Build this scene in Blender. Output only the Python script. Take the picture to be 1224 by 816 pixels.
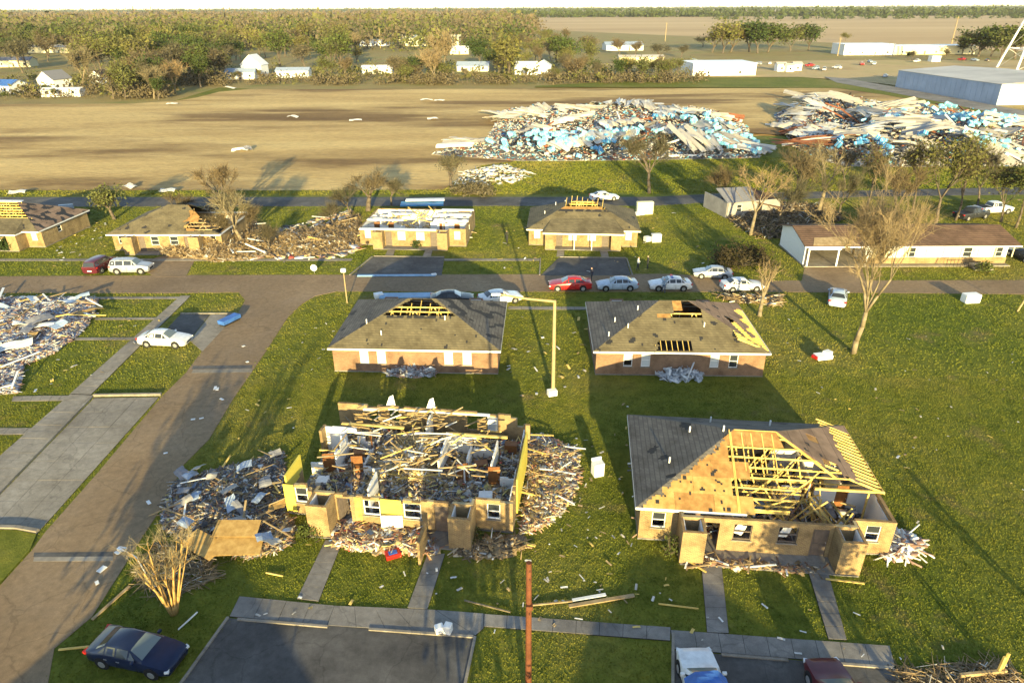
import bpy, bmesh, math, random
import numpy as np
from mathutils import Vector, Matrix, Euler, noise as mnoise

# ------------------------------------------------------------------ scene, camera, light
scene = bpy.context.scene
for o in list(bpy.data.objects):
    bpy.data.objects.remove(o)
C = scene.collection
R = math.radians
CAMH = 29.0
PITCH, ROLL = 26.06, -0.25
camd = bpy.data.cameras.new('camera')
camd.sensor_width = 36.0
camd.lens = 24.0
camd.clip_start = 0.5
camd.clip_end = 60000
cam = bpy.data.objects.new('camera', camd)
C.objects.link(cam)
CR = Euler((R(90 - PITCH), 0, 0)).to_matrix() @ Matrix.Rotation(R(ROLL), 3, 'Z')
cam.matrix_world = Matrix.Translation((0, 0, CAMH)) @ CR.to_4x4()
scene.camera = cam

SUN_EL, SUN_AZ = 9.5, 175.5          # degrees; azimuth clockwise from +Y
world = bpy.data.worlds.new('World')
scene.world = world
world.use_nodes = True
wn = world.node_tree.nodes
wl = world.node_tree.links
sky = wn.new('ShaderNodeTexSky')
sky.sky_type = 'NISHITA'
sky.sun_disc = False
sky.sun_elevation = R(SUN_EL)
sky.sun_rotation = R(SUN_AZ)
sky.air_density = 0.8
sky.dust_density = 0.3
sky.ozone_density = 0.4
bg = wn['Background']
bg.inputs['Strength'].default_value = 0.15
wl.new(sky.outputs[0], bg.inputs['Color'])
sund = bpy.data.lights.new('sun', 'SUN')
sund.energy = 5.0
sund.angle = R(0.55)
sund.color = (1.0, 0.82, 0.38)
sun = bpy.data.objects.new('sun', sund)
C.objects.link(sun)
sv = Vector((math.sin(R(SUN_AZ)) * math.cos(R(SUN_EL)), math.cos(R(SUN_AZ)) * math.cos(R(SUN_EL)), math.sin(R(SUN_EL))))
sun.rotation_euler = sv.to_track_quat('Z', 'Y').to_euler()
sun.location = sv * 60
scene.view_settings.view_transform = 'Standard'
scene.view_settings.look = 'None'
scene.view_settings.gamma = 1.0
scene.view_settings.exposure = 1.45
scene.cycles.max_bounces = 5
scene.cycles.diffuse_bounces = 3
scene.cycles.glossy_bounces = 2
scene.cycles.transmission_bounces = 3
scene.cycles.transparent_max_bounces = 4
scene.cycles.volume_bounces = 0
scene.cycles.use_denoising = True
scene.cycles.caustics_reflective = False
scene.cycles.caustics_refractive = False

# ------------------------------------------------------------------ pixel -> place helpers
def ray(px, py):
    return CR @ Vector(((px - 612) / 816.0, -(py - 408) / 816.0, -1.0))
def G(px, py, z=0.0):
    d = ray(px, py)
    t = (z - CAMH) / d.z
    return Vector((d.x * t, d.y * t, z))
def XY(px, Y, z=0.0):
    a = (px - 612) / 816.0
    n = CR.col[0] + a * CR.col[2]
    return Vector((-(n.y * Y + n.z * (z - CAMH)) / n.x, Y, z))
def ZAT(px, py, Y):
    d = ray(px, py)
    return CAMH + d.z / d.y * Y
def gp(pts, z=0.0):
    return [G(x, y, z) for x, y in pts]

# ------------------------------------------------------------------ object helpers
def tag(o, label=None, cat=None, group=None, kind=None):
    if label: o['label'] = label
    if cat: o['category'] = cat
    if group: o['group'] = group
    if kind: o['kind'] = kind
    return o
def thing(name, label, cat, loc=(0, 0, 0), rz=0.0, group=None):
    o = bpy.data.objects.new(name, None)
    o.empty_display_size = 0.3
    C.objects.link(o)
    o.location = loc
    o.rotation_euler = (0, 0, rz)
    return tag(o, label, cat, group)
def link(name, me, parent=None, loc=None, rot=None, scale=None):
    o = bpy.data.objects.new(name, me)
    C.objects.link(o)
    if parent: o.parent = parent
    if loc is not None: o.location = loc
    if rot is not None: o.rotation_euler = rot
    if scale is not None: o.scale = scale
    return o
def copy_tree(o, parent=None):
    c = o.copy()
    C.objects.link(c)
    c.parent = parent
    for ch in [x for x in o.children]:
        copy_tree(ch, c)
    return c

class MB:
    def __init__(s):
        s.v = []; s.f = []; s.m = []
    def add(s, vs, fs, mi=0):
        b = len(s.v)
        s.v.extend([tuple(v) for v in vs])
        for f in fs:
            s.f.append(tuple(b + i for i in f)); s.m.append(mi)
    def hexa(s, p, mi=0):      # 4 bottom + 4 top
        s.add(p, [(3, 2, 1, 0), (4, 5, 6, 7), (0, 1, 5, 4), (1, 2, 6, 5), (2, 3, 7, 6), (3, 0, 4, 7)], mi)
    def box(s, c, d, rz=0, mi=0):
        cx, cy, cz = c; hx, hy, hz = d[0] / 2, d[1] / 2, d[2] / 2
        ca, sa = math.cos(rz), math.sin(rz)
        P = []
        for z in (-hz, hz):
            for x, y in ((-hx, -hy), (hx, -hy), (hx, hy), (-hx, hy)):
                P.append((cx + x * ca - y * sa, cy + x * sa + y * ca, cz + z))
        s.hexa(P, mi)
    def mm(s, a, b, mi=0):
        s.box(((a[0] + b[0]) / 2, (a[1] + b[1]) / 2, (a[2] + b[2]) / 2), (abs(b[0] - a[0]), abs(b[1] - a[1]), abs(b[2] - a[2])), 0, mi)
    def beam(s, a, b, w=.05, h=.1, mi=0, up=(0, 0, 1)):
        a = Vector(a); b = Vector(b); d = (b - a)
        if d.length < 1e-5: return
        d.normalize(); u = Vector(up)
        if abs(d.dot(u)) > .98: u = Vector((1, 0, 0))
        x = d.cross(u).normalized(); y = x.cross(d).normalized()
        x = x * w / 2; y = y * h / 2
        s.hexa([a - x - y, a + x - y, a + x + y, a - x + y, b - x - y, b + x - y, b + x + y, b - x + y], mi)
    def tube(s, a, b, r0, r1, n=6, mi=0, cap=True):
        a = Vector(a); b = Vector(b); d = (b - a)
        if d.length < 1e-6: return
        d.normalize()
        u = Vector((0, 0, 1)) if abs(d.z) < .9 else Vector((1, 0, 0))
        x = d.cross(u).normalized(); y = x.cross(d)
        P = []
        for p, r in ((a, r0), (b, r1)):
            for i in range(n):
                t = 2 * math.pi * i / n
                P.append(p + x * (r * math.cos(t)) + y * (r * math.sin(t)))
        F = [(i, (i + 1) % n, n + (i + 1) % n, n + i) for i in range(n)]
        if cap: F += [tuple(range(n - 1, -1, -1)), tuple(range(n, 2 * n))]
        s.add(P, F, mi)
    def prism(s, poly, z0, z1, mi=0):
        n = len(poly)
        P = [(p[0], p[1], z0) for p in poly] + [(p[0], p[1], z1) for p in poly]
        F = [tuple(range(n - 1, -1, -1)), tuple(range(n, 2 * n))] + [(i, (i + 1) % n, n + (i + 1) % n, n + i) for i in range(n)]
        s.add(P, F, mi)
    def slab(s, poly, th, mi=0):   # planar 3d polygon thickened along its normal, downwards
        poly = [Vector(p) for p in poly]; n = len(poly)
        nn = (poly[1] - poly[0]).cross(poly[2] - poly[0])
        if nn.length < 1e-9: return
        nn.normalize()
        if nn.z < 0: poly.reverse(); nn = -nn
        P = [p - nn * th for p in poly] + poly
        F = [tuple(range(n - 1, -1, -1)), tuple(range(n, 2 * n))] + [(i, (i + 1) % n, n + (i + 1) % n, n + i) for i in range(n)]
        s.add(P, F, mi)
    def mesh(s, name, mats, smooth=False):
        me = bpy.data.meshes.new(name)
        me.from_pydata(s.v, [], s.f)
        if not isinstance(mats, (list, tuple)): mats = [mats]
        for m in mats: me.materials.append(m)
        if len(mats) > 1: me.polygons.foreach_set('material_index', s.m)
        bm = bmesh.new(); bm.from_mesh(me)
        bmesh.ops.recalc_face_normals(bm, faces=bm.faces)
        bm.to_mesh(me); bm.free()
        if smooth: me.polygons.foreach_set('use_smooth', [True] * len(me.polygons))
        return me
    def build(s, name, mats, parent=None, smooth=False):
        return link(name, s.mesh(name, mats, smooth), parent)

# ------------------------------------------------------------------ materials
M = {}
def lin(r, g, b):   # sRGB 0-255 to linear
    def f(c):
        c /= 255.0
        return c / 12.92 if c <= .04045 else ((c + .055) / 1.055) ** 2.4
    return (f(r), f(g), f(b), 1)
def newmat(name):
    m = bpy.data.materials.new(name); m.use_nodes = True
    nt = m.node_tree
    b = nt.nodes['Principled BSDF']
    b.inputs['Specular IOR Level'].default_value = 0.25
    return m, nt, b
def nd(nt, typ, **kw):
    n = nt.nodes.new(typ)
    for k, v in kw.items():
        if k in n.inputs: n.inputs[k].default_value = v
        else: setattr(n, k, v)
    return n
def ramp(nt, fac, stops):
    r = nt.nodes.new('ShaderNodeValToRGB')
    el = r.color_ramp.elements
    while len(el) < len(stops): el.new(.5)
    for e, (p, c) in zip(el, stops):
        e.position = p; e.color = c if len(c) == 4 else (*c, 1)
    nt.links.new(fac, r.inputs[0])
    return r.outputs[0]
def noise(nt, vec, scale, detail=5, rough=.6, stretch=None):
    if stretch:
        mp = nt.nodes.new('ShaderNodeMapping'); mp.inputs['Scale'].default_value = stretch
        nt.links.new(vec, mp.inputs[0]); vec = mp.outputs[0]
    n = nd(nt, 'ShaderNodeTexNoise', Scale=scale, Detail=detail, Roughness=rough)
    nt.links.new(vec, n.inputs['Vector'])
    return n.outputs['Fac']
def mixc(nt, fac, a, b, mode='MIX'):
    m = nt.nodes.new('ShaderNodeMix'); m.data_type = 'RGBA'; m.blend_type = mode
    for sock, val in ((m.inputs[0], fac), (m.inputs[6], a), (m.inputs[7], b)):
        if hasattr(val, 'is_linked') or hasattr(val, 'links'): nt.links.new(val, sock)
        else: sock.default_value = val
    return m.outputs[2]
def pmat(name, stops, scale=3, rough=.8, bump=0, bscale=None, detail=5, stretch=None, metal=0, world=False, spec=.25, dist=.05):
    m, nt, b = newmat(name)
    tc = nt.nodes.new('ShaderNodeTexCoord')
    vec = tc.outputs['Object']
    if world:
        g = nt.nodes.new('ShaderNodeNewGeometry'); vec = g.outputs['Position']
    n = noise(nt, vec, scale, detail, .6, stretch)
    k = len(stops)
    st = [(.3 + .4 * i / max(1, k - 1), c) for i, c in enumerate(stops)]
    nt.links.new(ramp(nt, n, st), b.inputs['Base Color'])
    b.inputs['Roughness'].default_value = rough
    b.inputs['Metallic'].default_value = metal
    b.inputs['Specular IOR Level'].default_value = spec
    if bump:
        n2 = noise(nt, vec, bscale or scale * 4, 4, .6, stretch)
        bp = nd(nt, 'ShaderNodeBump', Strength=bump, Distance=dist)
        nt.links.new(n2, bp.inputs['Height']); nt.links.new(bp.outputs[0], b.inputs['Normal'])
    M[name] = m
    return m
def plain(name, c, rough=.6, metal=0, var=.12, scale=4, spec=.25):
    a = tuple(x * (1 - var) for x in c[:3]); d = tuple(min(1, x * (1 + var)) for x in c[:3])
    return pmat(name, [a, d], scale, rough, metal=metal, spec=spec)
def coursed(name, cols, mortar, bw, bh, msize=.012, rough=.85, bump=.4, big=None):
    m, nt, b = newmat(name)
    tc = nt.nodes.new('ShaderNodeTexCoord')
    sx = nt.nodes.new('ShaderNodeSeparateXYZ'); nt.links.new(tc.outputs['Object'], sx.inputs[0])
    ad = nd(nt, 'ShaderNodeMath', operation='ADD'); nt.links.new(sx.outputs[0], ad.inputs[0]); nt.links.new(sx.outputs[1], ad.inputs[1])
    cb = nt.nodes.new('ShaderNodeCombineXYZ'); nt.links.new(ad.outputs[0], cb.inputs[0]); nt.links.new(sx.outputs[2], cb.inputs[1])
    br = nt.nodes.new('ShaderNodeTexBrick')
    br.inputs['Scale'].default_value = 1.0
    br.inputs['Brick Width'].default_value = bw; br.inputs['Row Height'].default_value = bh
    br.inputs['Mortar Size'].default_value = msize; br.inputs['Mortar Smooth'].default_value = .1
    br.inputs['Color1'].default_value = (*cols[0], 1); br.inputs['Color2'].default_value = (*cols[1], 1); br.inputs['Mortar'].default_value = (*mortar, 1)
    nt.links.new(cb.outputs[0], br.inputs['Vector'])
    n = noise(nt, tc.outputs['Object'], big or .9, 6, .65)
    dk = ramp(nt, n, [(.3, (.55, .53, .50)), (.5, (.95, .94, .92)), (.7, (1.22, 1.2, 1.15))])
    nt.links.new(mixc(nt, 1.0, br.outputs['Color'], dk, 'MULTIPLY'), b.inputs['Base Color'])
    b.inputs['Roughness'].default_value = rough
    bp = nd(nt, 'ShaderNodeBump', Strength=bump, Distance=.02); bp.invert = True
    nt.links.new(br.outputs['Fac'], bp.inputs['Height']); nt.links.new(bp.outputs[0], b.inputs['Normal'])
    M[name] = m
    return m
def attrmat(name, rough=.8, var=.25, scale=2.5):
    m, nt, b = newmat(name)
    at = nt.nodes.new('ShaderNodeAttribute'); at.attribute_name = 'Col'
    tc = nt.nodes.new('ShaderNodeTexCoord')
    n = noise(nt, tc.outputs['Object'], scale, 4)
    dk = ramp(nt, n, [(.3, (1 - var,) * 3), (.7, (1 + var,) * 3)])
    nt.links.new(mixc(nt, 1.0, at.outputs['Color'], dk, 'MULTIPLY'), b.inputs['Base Color'])
    b.inputs['Roughness'].default_value = rough
    M[name] = m
    return m

def grass_color(nt, vec):
    n1 = noise(nt, vec, .055, 6, .62)
    n2 = noise(nt, vec, .9, 5, .7)
    n3 = noise(nt, vec, 7.0, 3, .6)
    c1 = ramp(nt, n1, [(.34, (.115, .140, .018)), (.52, (.165, .170, .026)), (.68, (.225, .195, .050))])
    c2 = ramp(nt, n2, [(.30, (.60, .66, .55)), (.52, (1, 1, 1)), (.74, (1.42, 1.25, 1.15))])
    c3 = ramp(nt, n3, [(.3, (.84, .85, .82)), (.7, (1.14, 1.12, 1.1))])
    g = mixc(nt, 1.0, mixc(nt, 1.0, c1, c2, 'MULTIPLY'), c3, 'MULTIPLY')
    worn = ramp(nt, noise(nt, vec, .16, 7, .68), [(.58, (0, 0, 0)), (.70, (.75, .75, .75))])
    return mixc(nt, worn, g, (.21, .155, .07, 1))
def grassmat(name, bump):
    m, nt, b = newmat(name)
    g = nt.nodes.new('ShaderNodeNewGeometry')
    nt.links.new(grass_color(nt, g.outputs['Position']), b.inputs['Base Color'])
    b.inputs['Roughness'].default_value = .9
    b.inputs['Specular IOR Level'].default_value = .1
    if bump:
        n = noise(nt, g.outputs['Position'], 9.0, 4, .7)
        bp = nd(nt, 'ShaderNodeBump', Strength=bump, Distance=.07)
        nt.links.new(n, bp.inputs['Height']); nt.links.new(bp.outputs[0], b.inputs['Normal'])
    M[name] = m
grassmat('lawn', .7)
grassmat('grass', 0)
def soilmat(name):
    m, nt, b = newmat(name)
    g = nt.nodes.new('ShaderNodeNewGeometry'); vec = g.outputs['Position']
    n1 = noise(nt, vec, .035, 8, .65, (.35, 1.6, 1)); n2 = noise(nt, vec, .016, 5, .6, (.55, 2.0, 1)); n3 = noise(nt, vec, .9, 5, .7, (.5, 1.3, 1))
    c = ramp(nt, n1, [(.32, (.38, .255, .10)), (.5, (.52, .37, .155)), (.68, (.62, .465, .21))])
    c = mixc(nt, 1.0, c, ramp(nt, n2, [(.40, (1.05, 1.04, 1.02)), (.50, (.95, .94, .92)), (.60, (.40, .34, .30))]), 'MULTIPLY')
    c = mixc(nt, 1.0, c, ramp(nt, n3, [(.3, (.74, .73, .72)), (.7, (1.2, 1.18, 1.15))]), 'MULTIPLY')
    nt.links.new(c, b.inputs['Base Color']); b.inputs['Roughness'].default_value = .95
    bp = nd(nt, 'ShaderNodeBump', Strength=.9, Distance=.5)
    nt.links.new(noise(nt, vec, 1.2, 4, .6, (.35, 1.6, 1)), bp.inputs['Height']); nt.links.new(bp.outputs[0], b.inputs['Normal'])
    M[name] = m
soilmat('soil')
pmat('far_soil', [(.36, .24, .12), (.48, .335, .175), (.56, .41, .22)], .004, .95, bump=.8, bscale=.3, detail=8, stretch=(.25, 1.3, 1), world=True, dist=2.0)
pmat('scrub', [(.22, .165, .065), (.30, .23, .085), (.20, .205, .06)], .05, .95, bump=.9, bscale=2, detail=8, world=True, dist=.4)
pmat('dry_lot', [(.36, .25, .11), (.48, .35, .165), (.38, .31, .12)], .03, .95, bump=.8, bscale=1.5, detail=8, world=True, dist=.4)
def roadmat(name, stops, scale, bump):
    m, nt, b = newmat(name)
    g = nt.nodes.new('ShaderNodeNewGeometry'); vec = g.outputs['Position']
    n1 = noise(nt, vec, scale, 8, .65); n2 = noise(nt, vec, 2.2, 6, .7); n3 = noise(nt, vec, 30, 2, .6)
    k = len(stops)
    c = ramp(nt, n1, [(.32 + .36 * i / (k - 1), s) for i, s in enumerate(stops)])
    c = mixc(nt, 1.0, c, ramp(nt, n2, [(.3, (.78,) * 3), (.7, (1.18,) * 3)]), 'MULTIPLY')
    c = mixc(nt, 1.0, c, ramp(nt, n3, [(.35, (.85,) * 3), (.65, (1.12,) * 3)]), 'MULTIPLY')
    vo = nt.nodes.new('ShaderNodeTexVoronoi'); vo.feature = 'DISTANCE_TO_EDGE'; vo.inputs['Scale'].default_value = .28
    wv = nt.nodes.new('ShaderNodeVectorMath'); wv.operation = 'ADD'; nz_ = nd(nt, 'ShaderNodeTexNoise', Scale=.8, Detail=5)
    nt.links.new(vec, nz_.inputs['Vector']); nt.links.new(vec, wv.inputs[0]); nt.links.new(nz_.outputs['Color'], wv.inputs[1]); nt.links.new(wv.outputs[0], vo.inputs['Vector'])
    c = mixc(nt, 1.0, c, ramp(nt, vo.outputs['Distance'], [(.004, (.80, .80, .80)), (.012, (1, 1, 1))]), 'MULTIPLY')
    c = mixc(nt, 1.0, c, ramp(nt, noise(nt, vec, .11, 4, .6), [(.42, (1, 1, 1)), (.62, (.72, .72, .74))]), 'MULTIPLY')
    nt.links.new(c, b.inputs['Base Color']); b.inputs['Roughness'].default_value = .9
    bp = nd(nt, 'ShaderNodeBump', Strength=bump, Distance=.03)
    nt.links.new(n3, bp.inputs['Height']); nt.links.new(bp.outputs[0], b.inputs['Normal'])
    M[name] = m
roadmat('road', [(.225, .15, .085), (.29, .20, .115), (.36, .255, .155)], .22, .7)
roadmat('asphalt', [(.075, .07, .067), (.115, .108, .10), (.165, .155, .145)], .3, .6)
roadmat('concrete', [(.24, .205, .16), (.31, .27, .215), (.38, .335, .275)], .25, .5)
roadmat('old_concrete', [(.18, .165, .145), (.25, .228, .20), (.32, .295, .26)], .25, .5)
roadmat('stain', [(.02, .02, .02), (.03, .03, .03), (.04, .04, .04)], .5, .3)
coursed('brick', [(.315, .205, .085), (.225, .13, .058)], (.36, .29, .17), .215, .075)
coursed('red_brick', [(.25, .125, .07), (.185, .085, .05)], (.31, .23, .15), .215, .075)
coursed('shingle', [(.18, .15, .088), (.14, .118, .072)], (.12, .10, .062), .33, .115, .012, .95, .35, .5)
coursed('shingle_shade_grey', [(.150, .138, .125), (.115, .106, .098)], (.085, .08, .075), .33, .115, .012, .95, .4, .5)  # same shingles in grey: shade of faces turned from the sun, as colour
coursed('shingle_brown', [(.185, .115, .075), (.15, .09, .06)], (.09, .055, .04), .33, .115, .014, .95, .6, .5)
coursed('felt', [(.27, .185, .13), (.23, .155, .11)], (.15, .10, .075), 3.0, .42, .012, .95, .3, .6)
pmat('osb', [(.30, .175, .055), (.42, .26, .085), (.52, .35, .13)], 2.2, .85, bump=.2, bscale=25)
pmat('osb_dark', [(.24, .125, .04), (.33, .18, .06), (.42, .26, .09)], 2.2, .85, bump=.2, bscale=25)
pmat('black_felt', [(.022, .022, .024), (.04, .038, .038)], 3, .8)
pmat('lumber', [(.52, .35, .09), (.64, .45, .13), (.72, .54, .20)], 1.6, .75)
pmat('old_lumber', [(.22, .15, .08), (.32, .23, .12), (.42, .32, .19)], 1.6, .85)
pmat('drywall', [(.60, .58, .54), (.74, .72, .68), (.80, .78, .74)], .8, .85)
pmat('foam_yellow', [(.62, .50, .07), (.74, .60, .10)], 1.2, .8)
plain('white', (.78, .77, .74), .55, var=.08)
plain('white_metal', (.72, .72, .70), .45, var=.15, scale=.8)
plain('door_brown', (.20, .085, .03), .5, var=.25)
plain('door_grey', (.14, .11, .09), .6, var=.2)
plain('curtain', (.74, .72, .68), .9)
plain('dark', (.02, .02, .022), .7)
plain('trunk_wood', (.12, .095, .07), .9, var=.35, scale=3)
plain('bare_wood', (.22, .175, .11), .9, var=.3, scale=2)
plain('golden_wood', (.42, .26, .09), .9, var=.3, scale=2)
plain('pole_brown', (.13, .045, .02), .8, var=.35, scale=1.5)
plain('pole_pale', (.36, .27, .14), .8, var=.15)
plain('tarp_blue', (.05, .14, .42), .5, var=.3, scale=1.2)
plain('tank_white', (.82, .82, .80), .4, var=.05)
plain('sheet_blue', (.20, .34, .50), .5, var=.2, scale=.8)
plain('sheet_a', (.46, .42, .36), .5, var=.22, scale=.6)
plain('sheet_b', (.30, .28, .26), .55, var=.25, scale=.6)
plain('sheet_c', (.60, .57, .52), .5, var=.15, scale=.6)
plain('rubber', (.018, .018, .019), .8)
plain('rim', (.45, .45, .46), .35, metal=.6)
plain('lamp_red', (.42, .02, .015), .3)
plain('lamp_clear', (.75, .75, .74), .2)
plain('steel_blue', (.30, .37, .50), .5, var=.12, scale=.2)
plain('steel_roof', (.48, .44, .38), .6, var=.2, scale=.08)
plain('cream', (.72, .66, .42), .7, var=.1)
plain('green_roof', (.08, .20, .13), .6)
plain('grey_roof', (.20, .20, .22), .7, var=.2)
plain('blue_roof', (.30, .36, .46), .6, var=.2)
plain('rust', (.22, .085, .045), .8, var=.4, scale=.8)
plain('bundle_blue', (.20, .50, .66), .5, var=.25, scale=.7)
plain('bundle_deep', (.07, .26, .50), .5, var=.3, scale=.7)
attrmat('debris')
def leafmat(name, c, var=.35):
    m, nt, b = newmat(name)
    oi = nt.nodes.new('ShaderNodeObjectInfo')
    tc = nt.nodes.new('ShaderNodeTexCoord')
    n = noise(nt, tc.outputs['Object'], .5, 4)
    a = ramp(nt, n, [(.3, tuple(x * (1 - var) for x in c)), (.7, tuple(x * (1 + var) for x in c))])
    h = ramp(nt, oi.outputs['Random'], [(0, (.75, .82, .8)), (.5, (1, 1, 1)), (1, (1.3, 1.12, 1.0))])
    nt.links.new(mixc(nt, 1.0, a, h, 'MULTIPLY'), b.inputs['Base Color'])
    b.inputs['Roughness'].default_value = .85; b.inputs['Specular IOR Level'].default_value = .1
    M[name] = m
leafmat('leaf_olive', (.095, .102, .034))
leafmat('leaf_green', (.06, .082, .022))
leafmat('leaf_dark', (.045, .065, .02))
leafmat('leaf_yellow', (.16, .155, .04))
leafmat('twig_brown', (.105, .090, .056))
leafmat('leaf_brown', (.06, .045, .025))
leafmat('twig_pale', (.20, .165, .10))
def glassmat(name, c, rough):
    m, nt, b = newmat(name)
    b.inputs['Base Color'].default_value = (*c, 1); b.inputs['Roughness'].default_value = rough
    b.inputs['Specular IOR Level'].default_value = .6
    M[name] = m
glassmat('glass', (.035, .04, .045), .08)
glassmat('screen_glass', (.15, .18, .18), .06)
glassmat('blind', (.55, .56, .55), .25)
def paint(name, c, rough=.28, metal=.0):
    m, nt, b = newmat(name)
    tc = nt.nodes.new('ShaderNodeTexCoord')
    n = noise(nt, tc.outputs['Object'], 2.5, 6)
    nt.links.new(ramp(nt, n, [(.35, tuple(x * .82 for x in c)), (.65, tuple(min(1, x * 1.08) for x in c))]), b.inputs['Base Color'])
    b.inputs['Roughness'].default_value = rough; b.inputs['Metallic'].default_value = metal
    b.inputs['Coat Weight'].default_value = .25; b.inputs['Coat Roughness'].default_value = .15
    M[name] = m
paint('paint_navy', (.012, .02, .055))
paint('paint_white', (.74, .74, .73))
paint('paint_red', (.42, .02, .02))
paint('paint_silver', (.46, .47, .49), .35, .3)
paint('paint_maroon', (.09, .015, .022))
paint('paint_dark', (.03, .032, .036))
paint('paint_blue', (.03, .10, .40))
paint('paint_pale_blue', (.38, .46, .55))

# ------------------------------------------------------------------ numpy debris / polygons
def pip(pts, poly):
    x = pts[:, 0]; y = pts[:, 1]
    inside = np.zeros(len(pts), bool)
    n = len(poly)
    for i in range(n):
        x1, y1 = poly[i][0], poly[i][1]; x2, y2 = poly[(i + 1) % n][0], poly[(i + 1) % n][1]
        if y1 == y2: continue
        c = ((y1 > y) != (y2 > y)) & (x < (x2 - x1) * (y - y1) / (y2 - y1) + x1)
        inside ^= c
    return inside
def edge_dist(pts, poly):
    d = np.full(len(pts), 1e9)
    n = len(poly)
    for i in range(n):
        a = np.array(poly[i][:2]); b = np.array(poly[(i + 1) % n][:2])
        ab = b - a; L = (ab @ ab) or 1e-9
        t = np.clip(((pts - a) @ ab) / L, 0, 1)
        d = np.minimum(d, np.linalg.norm(pts - (a + t[:, None] * ab), axis=1))
    return d
def sample_poly(poly, n, rng):
    P = np.array([[p[0], p[1]] for p in poly]); lo = P.min(0); hi = P.max(0)
    out = np.zeros((0, 2))
    while len(out) < n:
        c = rng.random((n * 2 + 20, 2)) * (hi - lo) + lo
        out = np.vstack([out, c[pip(c, P)]])
    return out[:n]
def rotmats(yaw, pitch, roll):
    cy, sy = np.cos(yaw), np.sin(yaw); cp, sp = np.cos(pitch), np.sin(pitch); cr, sr = np.cos(roll), np.sin(roll)
    o = np.zeros_like(cy); i = np.ones_like(cy)
    Z = np.stack([np.stack([cy, -sy, o], -1), np.stack([sy, cy, o], -1), np.stack([o, o, i], -1)], 1)
    Y = np.stack([np.stack([cp, o, sp], -1), np.stack([o, i, o], -1), np.stack([-sp, o, cp], -1)], 1)
    X = np.stack([np.stack([i, o, o], -1), np.stack([o, cr, -sr], -1), np.stack([o, sr, cr], -1)], 1)
    return Z @ Y @ X
UB = np.array([[-.5, -.5, -.5], [.5, -.5, -.5], [.5, .5, -.5], [-.5, .5, -.5], [-.5, -.5, .5], [.5, -.5, .5], [.5, .5, .5], [-.5, .5, .5]])
UF = np.array([[3, 2, 1, 0], [4, 5, 6, 7], [0, 1, 5, 4], [1, 2, 6, 5], [2, 3, 7, 6], [3, 0, 4, 7]])
def np_mesh(name, V, F, mat, col=None):
    me = bpy.data.meshes.new(name)
    k = F.shape[1]
    me.vertices.add(len(V)); me.vertices.foreach_set('co', V.astype(np.float32).ravel())
    me.loops.add(F.size); me.loops.foreach_set('vertex_index', F.astype(np.int32).ravel())
    me.polygons.add(len(F)); me.polygons.foreach_set('loop_start', np.arange(0, F.size, k, dtype=np.int32))
    me.polygons.foreach_set('loop_total', np.full(len(F), k, np.int32))
    me.update(calc_edges=True)
    me.validate()
    if col is not None:
        a = me.color_attributes.new('Col', 'FLOAT_COLOR', 'POINT')
        a.data.foreach_set('color', np.hstack([col, np.ones((len(col), 1))]).astype(np.float32).ravel())
    me.materials.append(mat)
    return me
def boxes_np(name, cen, size, rot, cols, mat=None):
    V = (UB[None] * size[:, None, :]) @ rot.transpose(0, 2, 1) + cen[:, None, :]
    # skew the corners a little so that no piece is a perfect box
    rng = np.random.default_rng(len(cen) + 7)
    V = V + (rng.random(V.shape) - .5) * (size.min(1)[:, None, None] * .5)
    n = len(cen)
    F = (UF[None] + (np.arange(n) * 8)[:, None, None]).reshape(-1, 4)
    return np_mesh(name, V.reshape(-1, 3), F, mat or M['debris'], np.repeat(cols, 8, 0))
PAL_HOUSE = [((.74, .72, .68), 3), ((.62, .46, .22), 4), ((.42, .30, .16), 4), ((.30, .20, .13), 3), ((.20, .19, .19), 3), ((.10, .09, .09), 3), ((.34, .20, .14), 2), ((.45, .43, .40), 3), ((.22, .30, .42), .6), ((.72, .60, .22), 1.5), ((.40, .08, .06), .4)]
PAL_SLAB = [((.55, .52, .50), 4), ((.36, .37, .42), 4), ((.30, .19, .15), 4), ((.16, .16, .20), 4), ((.62, .46, .22), 2), ((.74, .70, .64), 3), ((.42, .26, .2), 3), ((.3, .38, .52), 1.5)]
PAL_BOARD = [((.66, .50, .22), 4), ((.50, .37, .18), 4), ((.36, .26, .15), 2), ((.7, .66, .6), 1)]
PAL_WARE = [((.50, .47, .43), 3.5), ((.55, .53, .50), 2), ((.16, .42, .56), .9), ((.06, .22, .42), .5), ((.24, .09, .05), 2), ((.12, .11, .11), 2), ((.5, .42, .3), 1)]
PAL_TIMBER = [((.34, .24, .12), 4), ((.25, .175, .095), 4), ((.15, .11, .07), 4), ((.5, .42, .3), 1), ((.62, .6, .55), .5)]
def pick(pal, n, rng):
    w = np.array([p[1] for p in pal], float); w /= w.sum()
    c = np.array([p[0] for p in pal])[rng.choice(len(pal), n, p=w)]
    return np.clip(c * (.75 + .5 * rng.random((n, 1))), 0, .85)
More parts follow.
